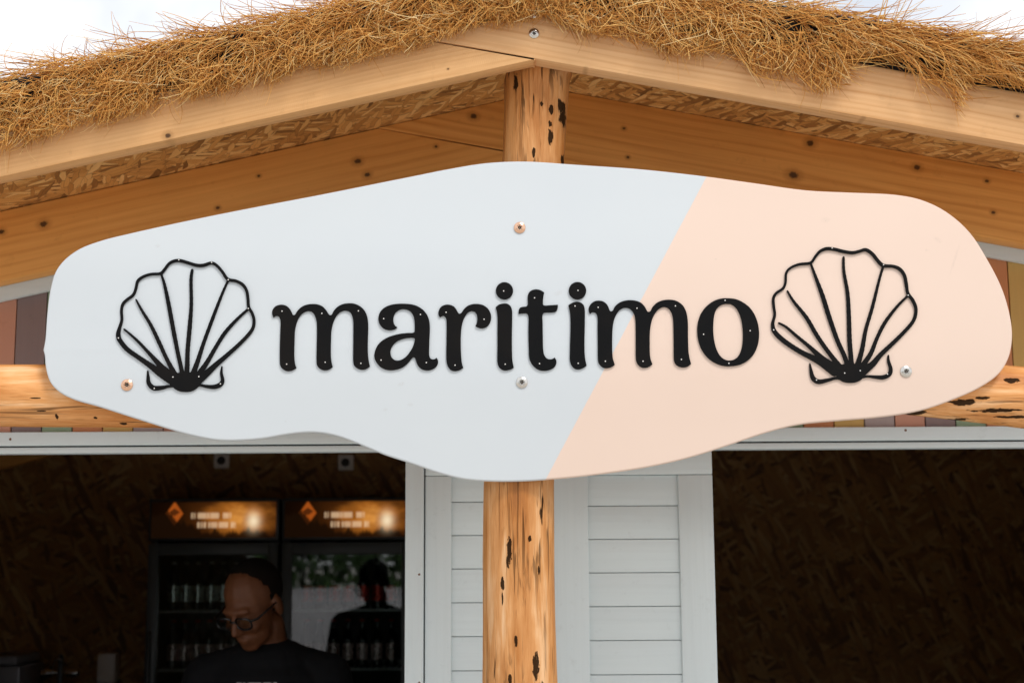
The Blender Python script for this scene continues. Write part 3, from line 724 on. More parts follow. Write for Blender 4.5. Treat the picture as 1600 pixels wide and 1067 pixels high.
m2 = pxl([(62, 270, 1), (45, 230), (45, 185), (75, 130), (125, 95), (185, 85), (245, 97), (290, 130), (320, 180), (338, 225), (355, 234), (375, 225), (405, 170), (460, 120), (530, 90), (620, 78), (700, 88), (770, 115), (820, 165), (845, 210), (862, 238), (880, 241), (900, 232), (930, 175), (985, 120), (1060, 85), (1150, 72), (1240, 82), (1310, 115), (1365, 170), (1400, 245), (1417, 330), (1424, 420), (1424, 560), (1427, 700), (1432, 800), (1445, 880), (1467, 965, 1), (1420, 1000), (1360, 1013), (1300, 1002), (1255, 970), (1232, 925), (1227, 850), (1225, 650), (1222, 450), (1215, 330), (1195, 255), (1160, 200), (1110, 175), (1060, 180), (1010, 210), (965, 265), (930, 335), (908, 420), (895, 520), (892, 700), (895, 830), (905, 900), (930, 968, 1), (890, 1000), (835, 1018), (785, 1015), (740, 985), (712, 945), (700, 890), (698, 700), (697, 480), (692, 350), (678, 280), (645, 225), (600, 192), (545, 185), (490, 205), (445, 250), (410, 315), (388, 390), (375, 490), (370, 650), (372, 800), (380, 890), (407, 975, 1), (365, 1005), (310, 1022), (255, 1020), (210, 990), (180, 945), (172, 890), (170, 700), (167, 480), (167, 330), (158, 285), (140, 255), (110, 245), (85, 250)], 915, 460, S9)
o_o = pxl([(690, 52), (800, 65), (900, 110), (990, 180), (1060, 280), (1105, 400), (1123, 540), (1110, 680), (1060, 810), (980, 905), (870, 970), (740, 995), (620, 990), (500, 945), (400, 870), (325, 765), (280, 640), (263, 500), (275, 380), (315, 265), (390, 165), (490, 92), (590, 57)], 1060, 460, S9)
o_h = pxl([(670, 130), (740, 140), (800, 185), (850, 270), (882, 380), (898, 520), (895, 660), (875, 770), (830, 860), (770, 905), (700, 917), (640, 900), (580, 850), (535, 770), (505, 670), (487, 540), (487, 400), (500, 290), (530, 205), (590, 150)], 1060, 460, S9)
YLF = YL - TL
circ = lambda cx, cy, r: [(cx + r * math.cos(a), cy + r * math.sin(a)) for a in np.linspace(0, 2 * math.pi, 48, endpoint=False)]
def nail(px, py, parent):
    bm = bmesh.new(); p = at(px, py, YLF)
    lathe_bm(bm, [(.0014, 0), (.0014, .0004), (.0009, .0008), (0, .0009)], 8, Matrix.Translation(p) @ Matrix.Rotation(R(90), 4, 'X'))
    o = bpy.data.objects.new('nail', bm_mesh(bm)); COL.objects.link(o); o.data.materials.append(M['nail']); o.parent = parent
def letter(ch, loops, nails, dot=None):
    o = plate('letter', [sxz(spline(l, 5), YLF) for l in loops], YL, TL, .0007, M['black'], sign, 1)
    o['label'] = 'raised black letter ' + ch
    if dot:
        d = plate('dot', [sxz(circ(*dot), YLF)], YL, TL, .0007, M['black'], None, 1); d.parent = o
    for x, y in nails: nail(x, y, o)
nl = lambda pts, ox, oy, s: [(ox + x / s, oy + y / s) for x, y in pts]
letter('m', [m1], nl([(183, 188), (737, 220), (1245, 184), (248, 924), (783, 897), (1279, 913)], 420, 465, S9))
letter('a', [a_o, a_h], nl([(262, 293), (773, 235), (226, 868), (855, 903)], 570, 465, S9))
letter('r', [r_o], nl([(121, 377), (543, 454), (221, 964)], 680, 435, S7))
letter('i', [i1], nl([(778, 953), (761, 140)], 680, 435, S7), (680 + 770 / S7, 435 + 137 / S7, 96 / S7))
letter('t', [t_o], nl([(1104, 217), (1160, 947)], 680, 435, S7))
letter('i', [i2], nl([(700, 307), (735, 943), (733, 134)], 800, 435, S7b), (800 + 728 / S7b, 435 + 136 / S7b, 97 / S7b))
letter('m', [m2], nl([(174, 180), (714, 192), (1248, 160), (275, 928), (798, 928), (1331, 903)], 915, 460, S9))
letter('o', [o_o, o_h], nl([(648, 83), (350, 554), (997, 505), (702, 957)], 1060, 460, S9))

shell1 = [[(75, 640, 16), (130, 710, 17), (220, 775, 17), (300, 830, 20), (380, 890, 27), (470, 945, 34)],
 [(75, 640, 16), (68, 600, 15), (78, 555, 11), (95, 495, 9), (92, 430, 9), (102, 380, 9), (135, 345, 9), (180, 310, 9), (200, 260, 9), (212, 210, 9), (250, 178, 9), (310, 158, 9), (380, 153, 9), (410, 125, 9), (445, 80, 9), (485, 60, 10), (530, 58, 11), (590, 75, 11), (650, 92, 11), (700, 92, 11), (760, 75, 10), (800, 95, 10), (840, 140, 10), (880, 195, 11), (940, 208, 10), (990, 235, 11), (1020, 280, 10), (1030, 340, 10), (1035, 400, 10), (1060, 445, 10), (1075, 500, 10), (1065, 560, 11), (1020, 620, 12), (950, 690, 13), (860, 770, 15), (790, 830, 18), (720, 895, 24), (650, 950, 32)],
 [(112, 565, 6), (160, 605, 8), (220, 660, 10), (290, 735, 12), (340, 790, 16), (400, 855, 22), (470, 915, 26)],
 [(200, 345, 5), (240, 420, 9), (310, 535, 12), (370, 660, 14), (430, 790, 14), (500, 920, 20)],
 [(388, 160, 6), (410, 230, 10), (440, 370, 14), (475, 560, 15), (510, 740, 14), (530, 830, 14), (545, 910, 16)],
 [(617, 127, 9), (608, 200, 11), (610, 380, 12), (598, 550, 15), (583, 720, 15), (580, 830, 16), (575, 910, 18)],
 [(882, 205, 7), (840, 300, 9), (770, 480, 12), (700, 670, 13), (658, 800, 16), (615, 915, 20)],
 [(1033, 415, 8), (950, 490, 10), (860, 590, 13), (790, 700, 13), (720, 820, 16), (650, 915, 20)],
 [(515, 950, 56), (540, 956, 70), (592, 956, 70), (618, 950, 56)],
 [(287, 873, 4), (290, 920, 10), (295, 965, 14), (330, 1000, 17), (390, 998, 14), (440, 988, 9), (490, 985, 9)],
 [(837, 840, 4), (833, 890, 9), (842, 945, 12), (825, 975, 15), (780, 992, 15), (720, 988, 11), (680, 980, 8), (640, 980, 8)]]
shell2 = [[(65, 640, 14), (95, 680, 16), (160, 735, 17), (260, 800, 17), (350, 845, 20), (420, 880, 27), (520, 950, 34)],
 [(65, 640, 14), (60, 590, 11), (75, 530, 9), (68, 470, 9), (65, 410, 9), (85, 370, 9), (135, 335, 9), (155, 290, 8), (160, 220, 8), (195, 180, 8), (260, 155, 9), (340, 145, 9), (375, 100, 9), (410, 60, 10), (460, 40, 11), (520, 45, 11), (580, 60, 11), (650, 70, 11), (700, 60, 10), (750, 48, 11), (800, 80, 11), (840, 130, 11), (880, 165, 12), (950, 170, 10), (1000, 190, 11), (1035, 235, 11), (1050, 300, 11), (1062, 370, 10), (1100, 425, 11), (1122, 490, 11), (1105, 570, 12), (1040, 650, 13), (950, 740, 15), (860, 825, 17), (800, 895, 22), (720, 955, 32)],
 [(105, 590, 6), (160, 620, 8), (230, 680, 10), (320, 755, 12), (380, 810, 16), (440, 865, 22), (530, 925, 26)],
 [(168, 352, 5), (215, 430, 9), (310, 550, 13), (380, 670, 14), (440, 760, 14), (500, 840, 15), (570, 930, 20)],
 [(343, 152, 6), (375, 240, 10), (430, 390, 15), (480, 550, 16), (540, 720, 15), (590, 830, 15), (620, 920, 16)],
 [(585, 105, 8), (588, 210, 10), (615, 370, 13), (625, 550, 15), (630, 720, 16), (640, 840, 16), (645, 920, 18)],
 [(878, 175, 8), (850, 270, 9), (800, 470, 12), (750, 640, 13), (722, 790, 16), (685, 915, 20)],
 [(1062, 388, 8), (980, 470, 10), (890, 590, 13), (830, 710, 13), (785, 820, 16), (710, 925, 20)],
 [(585, 955, 56), (610, 962, 68), (662, 962, 68), (688, 955, 56)],
 [(335, 890, 4), (345, 950, 11), (360, 1000, 15), (400, 1025, 16), (460, 1015, 13), (520, 1000, 9), (560, 1000, 9)],
 [(917, 828, 4), (918, 870, 9), (935, 930, 12), (925, 970, 14), (880, 992, 15), (820, 990, 11), (770, 985, 8), (730, 990, 8)]]
def smooth_stroke(s):
    if len(s) < 3: return s
    P = [np.array(p, float) for p in s]; out = []
    for i in range(len(P) - 1):
        p0 = P[max(i - 1, 0)]; p1 = P[i]; p2 = P[i + 1]; p3 = P[min(i + 2, len(P) - 1)]
        for k in range(4):
            t = k / 4; out.append(0.5 * ((2 * p1) + (-p0 + p2) * t + (2 * p0 - 5 * p1 + 4 * p2 - p3) * t * t + (-p0 + 3 * p1 - 3 * p2 + p3) * t ** 3))
    out.append(P[-1]); return [tuple(p) for p in out]
def shell(strokes, ox, oy, s, nails, lab):
    lps = contours([smooth_stroke(k) for k in strokes], 3.0)
    o = plate('shell_emblem', [sxz([(ox + p[0] / s, oy + p[1] / s) for p in l], YLF) for l in lps], YL, TL, .0006, M['black'], sign, 1)
    o['label'] = lab
    for x, y in nails: nail(ox + x / s, oy + y / s, o)
shell(shell1, 170, 395, 1067 / 225, [(71, 631), (519, 53), (762, 72), (885, 200), (1033, 413), (475, 920), (667, 917), (337, 1004), (827, 970)], 'raised black scallop shell outline on the pale blue half')
shell(shell2, 1195, 380, 1067 / 225, [(66, 642), (499, 37), (880, 160), (1062, 386), (592, 962), (707, 944), (383, 1013), (909, 969)], 'raised black scallop shell outline on the peach half')
RS = .0126
for px, py, mk in ((812, 356, 'copper'), (198.5, 601.5, 'copper'), (815.5, 597.5, 'steel'), (1415.5, 580.5, 'steel')):
    screw(px, py, YF - .0004, RS, M[mk], sign)

# ================================================================== KIOSK
M['paint'] = wood('grey_white_painted_wood', (0.66, 0.74, 0.76), (0.59, 0.665, 0.685), 0.0, (), 300, 0.5, 'x', 0.5)
M['paint_v'] = wood('grey_white_painted_upright', (0.66, 0.74, 0.76), (0.59, 0.665, 0.685), 0.0, (), 300, 0.5, 'z', 0.5)
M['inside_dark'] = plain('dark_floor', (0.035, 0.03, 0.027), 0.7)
plankcols = {'orange': (0.60, 0.25, 0.11), 'yellow': (0.62, 0.40, 0.13), 'lilac': (0.42, 0.34, 0.33), 'pink': (0.58, 0.29, 0.20), 'mauve': (0.26, 0.19, 0.185), 'green': (0.29, 0.38, 0.25)}
for k, c in plankcols.items(): M['pl_' + k] = wood('plank_' + k, c, tuple(v * .8 for v in c), 0.0, (), 70, 0.6, 'z', 0.4)
kiosk = empty('kiosk', (0, 0.66, 0), 'grey-white wooden drinks kiosk with two dark serving openings and pastel plank gable', 'kiosk')
YW = 0.64                                      # front of trims
zt = lambda py, Y, px=800: at(px, py, Y).z
fas_t, fas_b = at(0, 675, YW).z, at(0, 696.5, YW).z
str_t, str_b = at(0, 699, YW).z, at(0, 708.5, YW).z
KX0, KX1 = -2.75, 2.75
box('fascia_board', KX0, KX1, YW, YW + .03, fas_b, fas_t, M['paint'], kiosk, .003)
box('opening_trim', KX0, KX1, YW + .002, YW + .05, str_b, str_t, M['paint'], kiosk, .003)
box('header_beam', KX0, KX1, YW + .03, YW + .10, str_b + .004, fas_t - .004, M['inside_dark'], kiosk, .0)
for px, py in ((16, 686), (1415, 672)):
    p = at(px, py, YW); lathe('nail_stain', [(.0035, 0), (.003, .0006), (0, .0008)], plain('rusty_nail', (.16, .07, .03), .6), kiosk, 10, Matrix.Translation(p) @ Matrix.Rotation(R(90), 4, 'X'))
# pastel planks of the gable
YPK = YW + 0.018
order = ['orange', 'yellow', 'lilac', 'pink', 'mauve', 'green']
b_ref = at(1303, 660, YPK).x; pitch = (at(1303, 660, YPK).x - at(160, 672, YPK).x) / 24
def gz(x): return min(zL(x, HL), zR(x, HR)) - .004
k0 = int(math.floor((KX0 - b_ref) / pitch)); k1 = int(math.ceil((KX1 - b_ref) / pitch))
for k in range(k0, k1):
    xa, xb = b_ref + k * pitch + .0012, b_ref + (k + 1) * pitch - .0012
    xa, xb = max(xa, KX0), min(xb, KX1)
    if xb - xa < .01: continue
    c = order[(k + 1) % 6]
    mid = [(XR, gz(XR))] if xa < XR < xb else []
    prism('plank', [(xa, fas_t - .012), (xb, fas_t - .012), (xb, gz(xb))] + mid + [(xa, gz(xa))], YPK, YPK + .014, M['pl_' + c], kiosk, .0012, 1)
prism('gable_backing', [(KX0, str_b + .01), (KX1, str_b + .01), (KX1, gz(KX1)), (XR, gz(XR)), (KX0, gz(KX0))], YPK + .0155, YPK + .045, M['inside_dark'], kiosk, 0)
# sloping trim under the inner rafters
hb = .187
f_ = .036
prism('gable_trim', [(KX0, zL(KX0, HL - hb - f_)), (XR, zL(XR, HL - hb - f_)), (XR, zL(XR, HL - hb + .05)), (KX0, zL(KX0, HL - hb + .05))], YW - .006, YW + .014, M['paint'], kiosk, .002)
prism('gable_trim', [(XR + .002, zR(XR, HR - hb - f_)), (KX1, zR(KX1, HR - hb - f_)), (KX1, zR(KX1, HR - hb + .05)), (XR + .002, zR(XR, HR - hb + .05))], YW - .006, YW + .014, M['paint'], kiosk, .002)
# panelled shutters between the two openings
YB = YW + .016
def xx(px, Y=YW, py=880): return at(px, py, Y).x
CT = 1.02                                       # counter height
top = str_b - .001; rail_b = at(1050, 741, YW + .004).z
box('door_post', xx(633), xx(662), YW - .004, YW + .10, .0, top, M['paint_v'], kiosk, .003)
for (s0, b0_, b1_, s1, ys, ph) in ((664, 705, 820, 863, 836, 0), (866, 920, 1063, 1117, 842, 1)):
    ya = YW + .003
    box('stile', xx(s0), xx(b0_), ya, YW + .035, .1, rail_b - .001, M['paint_v'], kiosk, .0025)
    box('stile', xx(b1_), xx(s1), ya, YW + .035, .1, rail_b - .001, M['paint_v'], kiosk, .0025)
    box('rail', xx(s0), xx(s1), ya, YW + .035, rail_b, top, M['paint'], kiosk, .0025)
    zref = at((b0_ + b1_) / 2, ys, YB).z; pit = .0845
    k = int(math.ceil((rail_b - zref) / pit)); 
    while zref + k * pit > .15:
        z1 = min(zref + k * pit - .0007, rail_b - .001); z0 = zref + (k - 1) * pit + .0007
        if z1 - z0 > .01: box('board', xx(b0_) - .004, xx(b1_) + .004, YB - .004 + rng.uniform(-.0007, .0007), YB + .014, z0, z1, M['paint'], kiosk, .0022)
        k -= 1
    box('panel_backing', xx(s0) + .002, xx(s1) - .002, YB + .0145, YW + .06, .1, top - .002, M['paint'], kiosk, 0)
for px, py in ((655, 897), (655, 1066)):
    p = at(px, py, YW - .0042); lathe('nail_stain', [(.003, 0), (.0026, .0006), (0, .0008)], bpy.data.materials['rusty_nail'], kiosk, 10, Matrix.Translation(p) @ Matrix.Rotation(R(90), 4, 'X'))
# serving counters and the wall under them, outer jambs
XO = 1.62
for xa, xb in ((-XO, xx(633) - .002), (xx(1117) + .002, XO)):
    box('serving_counter', xa, xb, YW - .16, YW + .32, CT - .035, CT, M['paint'], kiosk, .004)
    zc = CT - .037; n = int((zc - .05) / .0845)
    for i in range(n):
        box('board', xa, xb, YW + .005, YW + .022, zc - (i + 1) * .0845 + .0012, zc - i * .0845 - .0012, M['paint'], kiosk, .002)
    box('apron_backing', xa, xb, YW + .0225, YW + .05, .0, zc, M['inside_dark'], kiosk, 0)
for xa, xb in ((KX0, -XO - .002), (XO + .002, KX1)):
    box('wall_panel', xa, xb, YW + .003, YW + .05, 0, top, M['paint_v'], kiosk, .003)
# room
YBK = 3.90
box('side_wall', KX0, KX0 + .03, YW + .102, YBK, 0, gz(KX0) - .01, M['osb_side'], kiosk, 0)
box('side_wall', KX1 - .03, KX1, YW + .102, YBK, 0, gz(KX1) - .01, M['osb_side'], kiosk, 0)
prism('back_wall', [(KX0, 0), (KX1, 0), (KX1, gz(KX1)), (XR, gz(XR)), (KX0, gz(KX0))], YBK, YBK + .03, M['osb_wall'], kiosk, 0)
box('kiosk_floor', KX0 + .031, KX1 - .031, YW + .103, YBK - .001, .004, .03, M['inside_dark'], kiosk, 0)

# ================================================================== INSIDE
M['cab'] = plain('fridge_cabinet', (0.030, 0.033, 0.034), 0.4, var=.15)
M['frame'] = plain('fridge_door_frame', (0.060, 0.068, 0.070), 0.4, var=.1)
M['wire'] = plain('shelf_wire', (0.45, 0.46, 0.46), 0.35, 0.4)
def glass(nm, ior):
    t = NT(nm)
    a = t.n('ShaderNodeBsdfTransparent'); a.inputs['Color'].default_value = (.80, .84, .83, 1)
    b = t.n('ShaderNodeBsdfGlossy'); b.inputs['Roughness'].default_value = .015
    fr = t.n('ShaderNodeFresnel'); fr.inputs['IOR'].default_value = ior
    m = t.n('ShaderNodeMixShader'); t.l(fr.outputs[0], m.inputs[0]); t.l(a.outputs[0], m.inputs[1]); t.l(b.outputs[0], m.inputs[2]); t.l(m.outputs[0], t.out.inputs['Surface'])
    return t.m
M['glass'] = glass('fridge_glass', 1.9); M['lens'] = glass('spectacle_lens', 1.25)
YFR = 3.20
def header_mat(name, x0, x1, z0, z1, flip):
    t = NT(name)
    x, y, z = t.sep(t.obj())
    u = t.maprange(x, x0, x1); v = t.maprange(z, z0, z1)
    def gauss(cu, cv, su, sv):
        d = t.math('ADD', t.math('POWER', t.math('DIVIDE', t.math('SUBTRACT', u, cu), su), 2.0), t.math('POWER', t.math('DIVIDE', t.math('SUBTRACT', v, cv), sv), 2.0))
        return t.math('POWER', 2.718, t.math('MULTIPLY', d, -1.0))
    glow = gauss(.70, .56, .33, .62)
    cl_ = t.noise(t.mapping(t.comb(u, v, 0.0), sc=(5, 2.5, 1)), 1.0, 4, .6)
    glow = t.math('MULTIPLY', glow, t.maprange(cl_, .25, .7, .55, 1.1))
    col = t.ramp(glow, [(0.0, (.004, .0015, .0005)), (.3, (.055, .016, .003)), (.65, (.36, .115, .015)), (1.0, (.75, .31, .06))])
    di = t.math('ADD', t.math('DIVIDE', t.math('ABSOLUTE', t.math('SUBTRACT', u, .185)), .075), t.math('DIVIDE', t.math('ABSOLUTE', t.math('SUBTRACT', v, .68)), .36))
    col = t.mix(t.maprange(di, .85, 1.0, 1.0, 0.0), col, (.36, .075, .009))
    di2 = t.math('ADD', t.math('DIVIDE', t.math('ABSOLUTE', t.math('SUBTRACT', u, .185)), .05), t.math('DIVIDE', t.math('ABSOLUTE', t.math('SUBTRACT', v, .72)), .12))
    col = t.mix(t.maprange(di2, .8, 1.0, .8, 0.0), col, (.02, .006, .002))
    sky = t.noise(t.mapping(t.comb(u, 0.0, 0.0), sc=(11, 1, 1)), 1.0, 3, .6)
    edge = t.math('ADD', t.maprange(u, .12, .42, .62, .12), t.math('MULTIPLY', t.math('SUBTRACT', sky, .45), .9))
    col = t.mix(t.maprange(t.math('SUBTRACT', v, edge), -.05, .05, .92, 0.0), col, (.010, .004, .0015))
    for (cv, ua, ub) in ((.62, .30, .64), (.36, .37, .68)):
        inn = t.math('MULTIPLY', t.math('MULTIPLY', t.math('GREATER_THAN', u, ua), t.math('LESS_THAN', u, ub)), t.maprange(t.math('ABSOLUTE', t.math('SUBTRACT', v, cv)), .06, .10, 1.0, 0.0))
        bl = t.maprange(t.noise(t.mapping(t.comb(u, cv, 0.0), sc=(55, 9, 1)), 1.0, 1), .42, .50)
        col = t.mix(t.math('MULTIPLY', t.math('MULTIPLY', inn, bl), .5), col, (.95, .66, .40))
    col = t.mix(t.math('MULTIPLY', gauss(.82, .46, .05, .22), .95), col, (1.0, .80, .52))
    e_ = t.n('ShaderNodeEmission'); t.l(col, e_.inputs['Color']); e_.inputs['Strength'].default_value = 0.68
    t.l(e_.outputs[0], t.out.inputs['Surface'])
    return t.m
def fridge(pxa, pxb, label):
    xa, xb = at(pxa, 783, YFR).x, at(pxb, 783, YFR).x; zt_ = at(330, 778, YFR).z; zb = .03
    f = empty('drinks_fridge', ((xa + xb) / 2, YFR + .3, zb), label, 'fridge', 'drinks fridges against the back wall')
    D = .62
    bm = bmesh.new(); w_ = .03
    bbox(bm, xa, xa + w_, YFR + .05, YFR + D, zb, zt_, .004); bbox(bm, xb - w_, xb, YFR + .05, YFR + D, zb, zt_, .004)
    bbox(bm, xa + w_ + .0005, xb - w_ - .0005, YFR + D - .03, YFR + D - .002, zb, zt_ - .002, 0)
    zd = at(330, 845, YFR).z
    bbox(bm, xa + w_ + .0005, xb - w_ - .0005, YFR + .052, YFR + D - .032, zd + .004, zt_ - .003, 0)
    bbox(bm, xa + w_ + .0005, xb - w_ - .0005, YFR + .052, YFR + D - .032, zb, zb + .14, 0)
    link('cabinet', bm_mesh(bm), M['cab'], f, 40)
    hz0, hz1 = at(330, 840, YFR).z, at(330, 784, YFR).z; hx0, hx1 = xa + .012, xb - .012
    bm = bmesh.new(); bbox(bm, xa, xb, YFR + .004, YFR + .05, hz0 - .012, zt_, .004); link('header_box', bm_mesh(bm), M['cab'], f, 40)
    box('light_panel', hx0, hx1, YFR + .0005, YFR + .0055, hz0, hz1, header_mat('backlit_sunset_panel', hx0, hx1, hz0, hz1, 0), f, 0)
    dr = empty('door', ((xa + xb) / 2, YFR + .02, zb)); dr.parent = f; dr.matrix_parent_inverse = f.matrix_basis.inverted()
    def sub(o):
        o.parent = dr; o.matrix_parent_inverse = dr.matrix_basis.inverted(); return o
    zdt = at(330, 848, YFR).z; zgt = at(330, 867, YFR).z; sw = .045
    bm = bmesh.new()
    bbox(bm, xa + .002, xa + sw, YFR, YFR + .048, zb + .12, zdt, .004); bbox(bm, xb - sw, xb - .002, YFR, YFR + .048, zb + .12, zdt, .004)
    bbox(bm, xa + sw + .0004, xb - sw - .0004, YFR + .001, YFR + .047, zgt, zdt - .001, .003); bbox(bm, xa + sw + .0004, xb - sw - .0004, YFR + .001, YFR + .047, zb + .12, zb + .17, .003)
    sub(link('door_frame', bm_mesh(bm), M['frame'], None, 40))
    sub(box('glass_pane', xa + sw + .001, xb - sw - .001, YFR + .018, YFR + .022, zb + .171, zgt - .001, M['glass'], None, 0))
    bm = bmesh.new(); tube_bm(bm, [(xa + .024, YFR - .001, 1.05), (xa + .024, YFR - .03, 1.06), (xa + .024, YFR - .03, 1.34), (xa + .024, YFR - .001, 1.35)], .008, 8); sub(link('door_handle', bm_mesh(bm), M['cab'], None, 50))
    shelves = []
    for py in (952, 1044):
        shelves.append(at(330, py, YFR + .07).z)
    z = shelves[-1] - .27
    while z > .3: shelves.append(z); z -= .27
    for z in shelves:
        bm = bmesh.new(); x_ = xa + w_ + .004; xe = xb - w_ - .004
        for y_ in (YFR + .062, YFR + .57): bbox(bm, x_, xe, y_, y_ + .008, z - .012, z, .001, 1)
        nb = 18
        for i in range(nb): 
            c = x_ + (xe - x_) * (i + .5) / nb; bbox(bm, c - .002, c + .002, YFR + .0705, YFR + .5695, z - .004, z, 0)
        link('shelf', bm_mesh(bm), M['wire'], f, 40)
    # notched shelf rails
    for s in (xa + w_ + .001, xb - w_ - .013):
        bm = bmesh.new(); bbox(bm, s, s + .012, YFR + .055, YFR + .061, zb + .2, zdt - .06, 0); link('shelf_rail', bm_mesh(bm), M['wire'], f)
    return f, xa, xb, shelves
f1 = fridge(233, 436, 'dark glass-door drinks fridge beside the bare strand board wall, partly behind the man')
f2 = fridge(441, 644, 'dark glass-door drinks fridge partly hidden by the grey-white door post')
def bottle_set(kind, glasscol, labelcol, capcol, h, rad):
    t = NT('bottle_' + kind); b = t.bsdf(glasscol, .08, spec=.6); b.inputs['Coat Weight'].default_value = .5
    gm = t.m
    lm = plain('bottle_label_' + kind, labelcol, .28, 0.75, .2, 60); cm = plain('bottle_cap_' + kind, capcol, .3, .5)
    def mk(prof, mat):
        bm = bmesh.new(); lathe_bm(bm, prof, 20); bmesh.ops.recalc_face_normals(bm, faces=bm.faces); me = bm_mesh(bm); me.materials.append(mat); me.shade_smooth(); me.set_sharp_from_angle(angle=R(40)); return me
    body = mk([(0, .002), (rad * .8, 0), (rad, .006), (rad, h * .55), (rad * .93, h * .62), (rad * .55, h * .74), (rad * .42, h * .82), (rad * .40, h * .96), (0, h * .962)], gm)
    lab = mk([(rad + .0004, h * .16), (rad + .0004, h * .5)], lm)
    cap = mk([(0, h + .002), (rad * .42, h), (rad * .48, h - .004), (rad * .49, h * .955), (rad * .41, h * .952)], cm)
    return body, lab, cap
def place_bottle(ms, loc, name, label, group):
    o = bpy.data.objects.new(name, ms[0]); COL.objects.link(o); o.location = loc; o.rotation_euler.z = rng.uniform(0, 6)
    tag(o, label, 'bottle', group)
    for n_, me in (('bottle_label', ms[1]), ('cap', ms[2])):
        c = bpy.data.objects.new(n_, me); COL.objects.link(c); c.parent = o
B_s = bottle_set('silver', (.010, .018, .014), (.80, .84, .80), (.8, .8, .78), .205, .0255)
B_r = bottle_set('red', (.016, .008, .007), (.80, .62, .60), (.6, .05, .03), .205, .0255)
B_g = bottle_set('green', (.006, .030, .015), (.62, .07, .05), (.7, .7, .66), .20, .027)
def row(fr, idx, ms, n, label, group, name='glass_bottle'):
    _, xa, xb, sh = fr
    for i in range(n):
        x_ = xa + .065 + (xb - xa - .13) * (i + .5) / n
        place_bottle(ms, (x_ + rng.uniform(-.003, .003), YFR + .115 + rng.uniform(-.006, .006), sh[idx] + .0005), name, label, group)
row(f1, 0, B_s, 8, 'dark bottle with silver label on the top shelf of the fridge beside the board wall', 'silver-labelled bottles in the fridge beside the board wall')
row(f1, 1, B_r, 8, 'dark bottle with red cap on the second shelf of the fridge beside the board wall', 'red-capped bottles in the fridge beside the board wall')
row(f2, 0, B_g, 7, 'green bottle with red label on the top shelf of the fridge by the door post', 'red-labelled green bottles in the fridge by the door post')
row(f2, 1, B_r, 7, 'dark bottle with red cap on the second shelf of the fridge by the door post', 'red-capped bottles in the fridge by the door post')

# wall sockets, soap dispenser, back counter with tap and appliance, brace
M['white_plastic'] = plain('white_plastic', (0.82, 0.77, 0.72), .4)
M['chrome'] = plain('chrome', (.75, .75, .76), .12, 1.0, .05)
for px, py, where in ((348, 720, 'above the fridge beside the board wall'), (541, 723, 'above the fridge by the door post')):
    p = at(px, py, YBK); s = empty('wall_socket', (p.x, YBK, p.z), 'small pale square electrical socket ' + where, 'socket', 'sockets above the fridges')
    box('socket_box', p.x - .037, p.x + .037, YBK - .035, YBK - .0005, p.z - .037, p.z + .037, M['white_plastic'], s, .006)
    lathe('socket_well', [(.021, 0), (.021, .002), (.018, .002), (.017, .0005), (0, .0005)], M['inside_dark'], s, 20, Matrix.Translation((p.x, YBK - .0355, p.z)) @ Matrix.Rotation(R(90), 4, 'X'))
p = at(168, 1043, YBK - .06); d_ = empty('soap_dispenser', (p.x, YBK, p.z - .07), 'pale upright soap dispenser mounted on the board wall beside the fridge', 'dispenser')
box('dispenser_case', p.x - .044, p.x + .044, YBK - .09, YBK - .0005, p.z - .07, p.z + .07, M['white_plastic'], d_, .012)
box('push_bar', p.x - .030, p.x + .030, YBK - .0985, YBK - .0905, p.z - .062, p.z - .03, M['white_plastic'], d_, .003)
lathe('nozzle', [(.008, -.018), (.008, 0)], M['cab'], d_, 12, Matrix.Translation((p.x, YBK - .055, p.z - .07)))
bc = empty('back_counter', (-2.1, 3.6, .03), 'dark low back counter along the board wall under the tap', 'counter')
zc = 1.04
box('worktop', KX0 + .032, f1[1] - .01, 3.30, YBK - .001, zc - .03, zc, M['cab'], bc, .003)
box('cupboard', KX0 + .032, f1[1] - .02, 3.34, YBK - .002, .031, zc - .0305, M['inside_dark'], bc, .003)
p = at(94, 1050, 3.55); tp = empty('water_tap', (p.x, 3.55, zc), 'chrome two-handled mixer tap with dark column on the back counter', 'tap')
lathe('column', [(.022, zc), (.022, zc + .01), (.012, zc + .014), (.0115, zc + .19), (.006, zc + .2), (0, zc + .2)], M['cab'], tp, 18, Matrix.Translation((p.x, 3.55, 0)))
zh = p.z + .0
for s in (-1, 1):
    bm = bmesh.new(); tube_bm(bm, [(p.x + s * .011, 3.55, zh), (p.x + s * .03, 3.55, zh), (p.x + s * .034, 3.55, zh), (p.x + s * .07, 3.545, zh - .002), (p.x + s * .085, 3.54, zh - .003)], [.008, .009, .019, .021, .012], 14); link('tap_handle', bm_mesh(bm), M['chrome'], tp, 50)
bm = bmesh.new(); tube_bm(bm, [(p.x, 3.55, zc + .17), (p.x, 3.50, zc + .185), (p.x, 3.44, zc + .18), (p.x, 3.42, zc + .15)], .009, 10); link('spout', bm_mesh(bm), M['chrome'], tp, 50)
p = at(8, 1046, 3.5); ap = empty('coffee_machine', (p.x, 3.55, zc), 'grey boxy coffee machine at the end of the back counter', 'coffee machine')
M['appl'] = plain('grey_appliance', (.22, .22, .24), .35, .3)
xa_, xb_ = max(p.x - .12, KX0 + .04), at(31, 1046, 3.5).x
box('machine_body', xa_, xb_, 3.50, 3.84, zc + .0005, at(8, 1040, 3.5).z, M['appl'], ap, .01)
box('machine_top', xa_ + .004, xb_ - .012, 3.49, 3.83, at(8, 1039, 3.5).z, at(8, 1024, 3.5).z, M['appl'], ap, .012)
box('drip_tray', xa_ + .02, xb_ - .02, 3.42, 3.4995, zc + .0005, zc + .03, M['cab'], ap, .003)
a = at(-60, 742, YBK - .03); b = at(84, 712, YBK - .03)
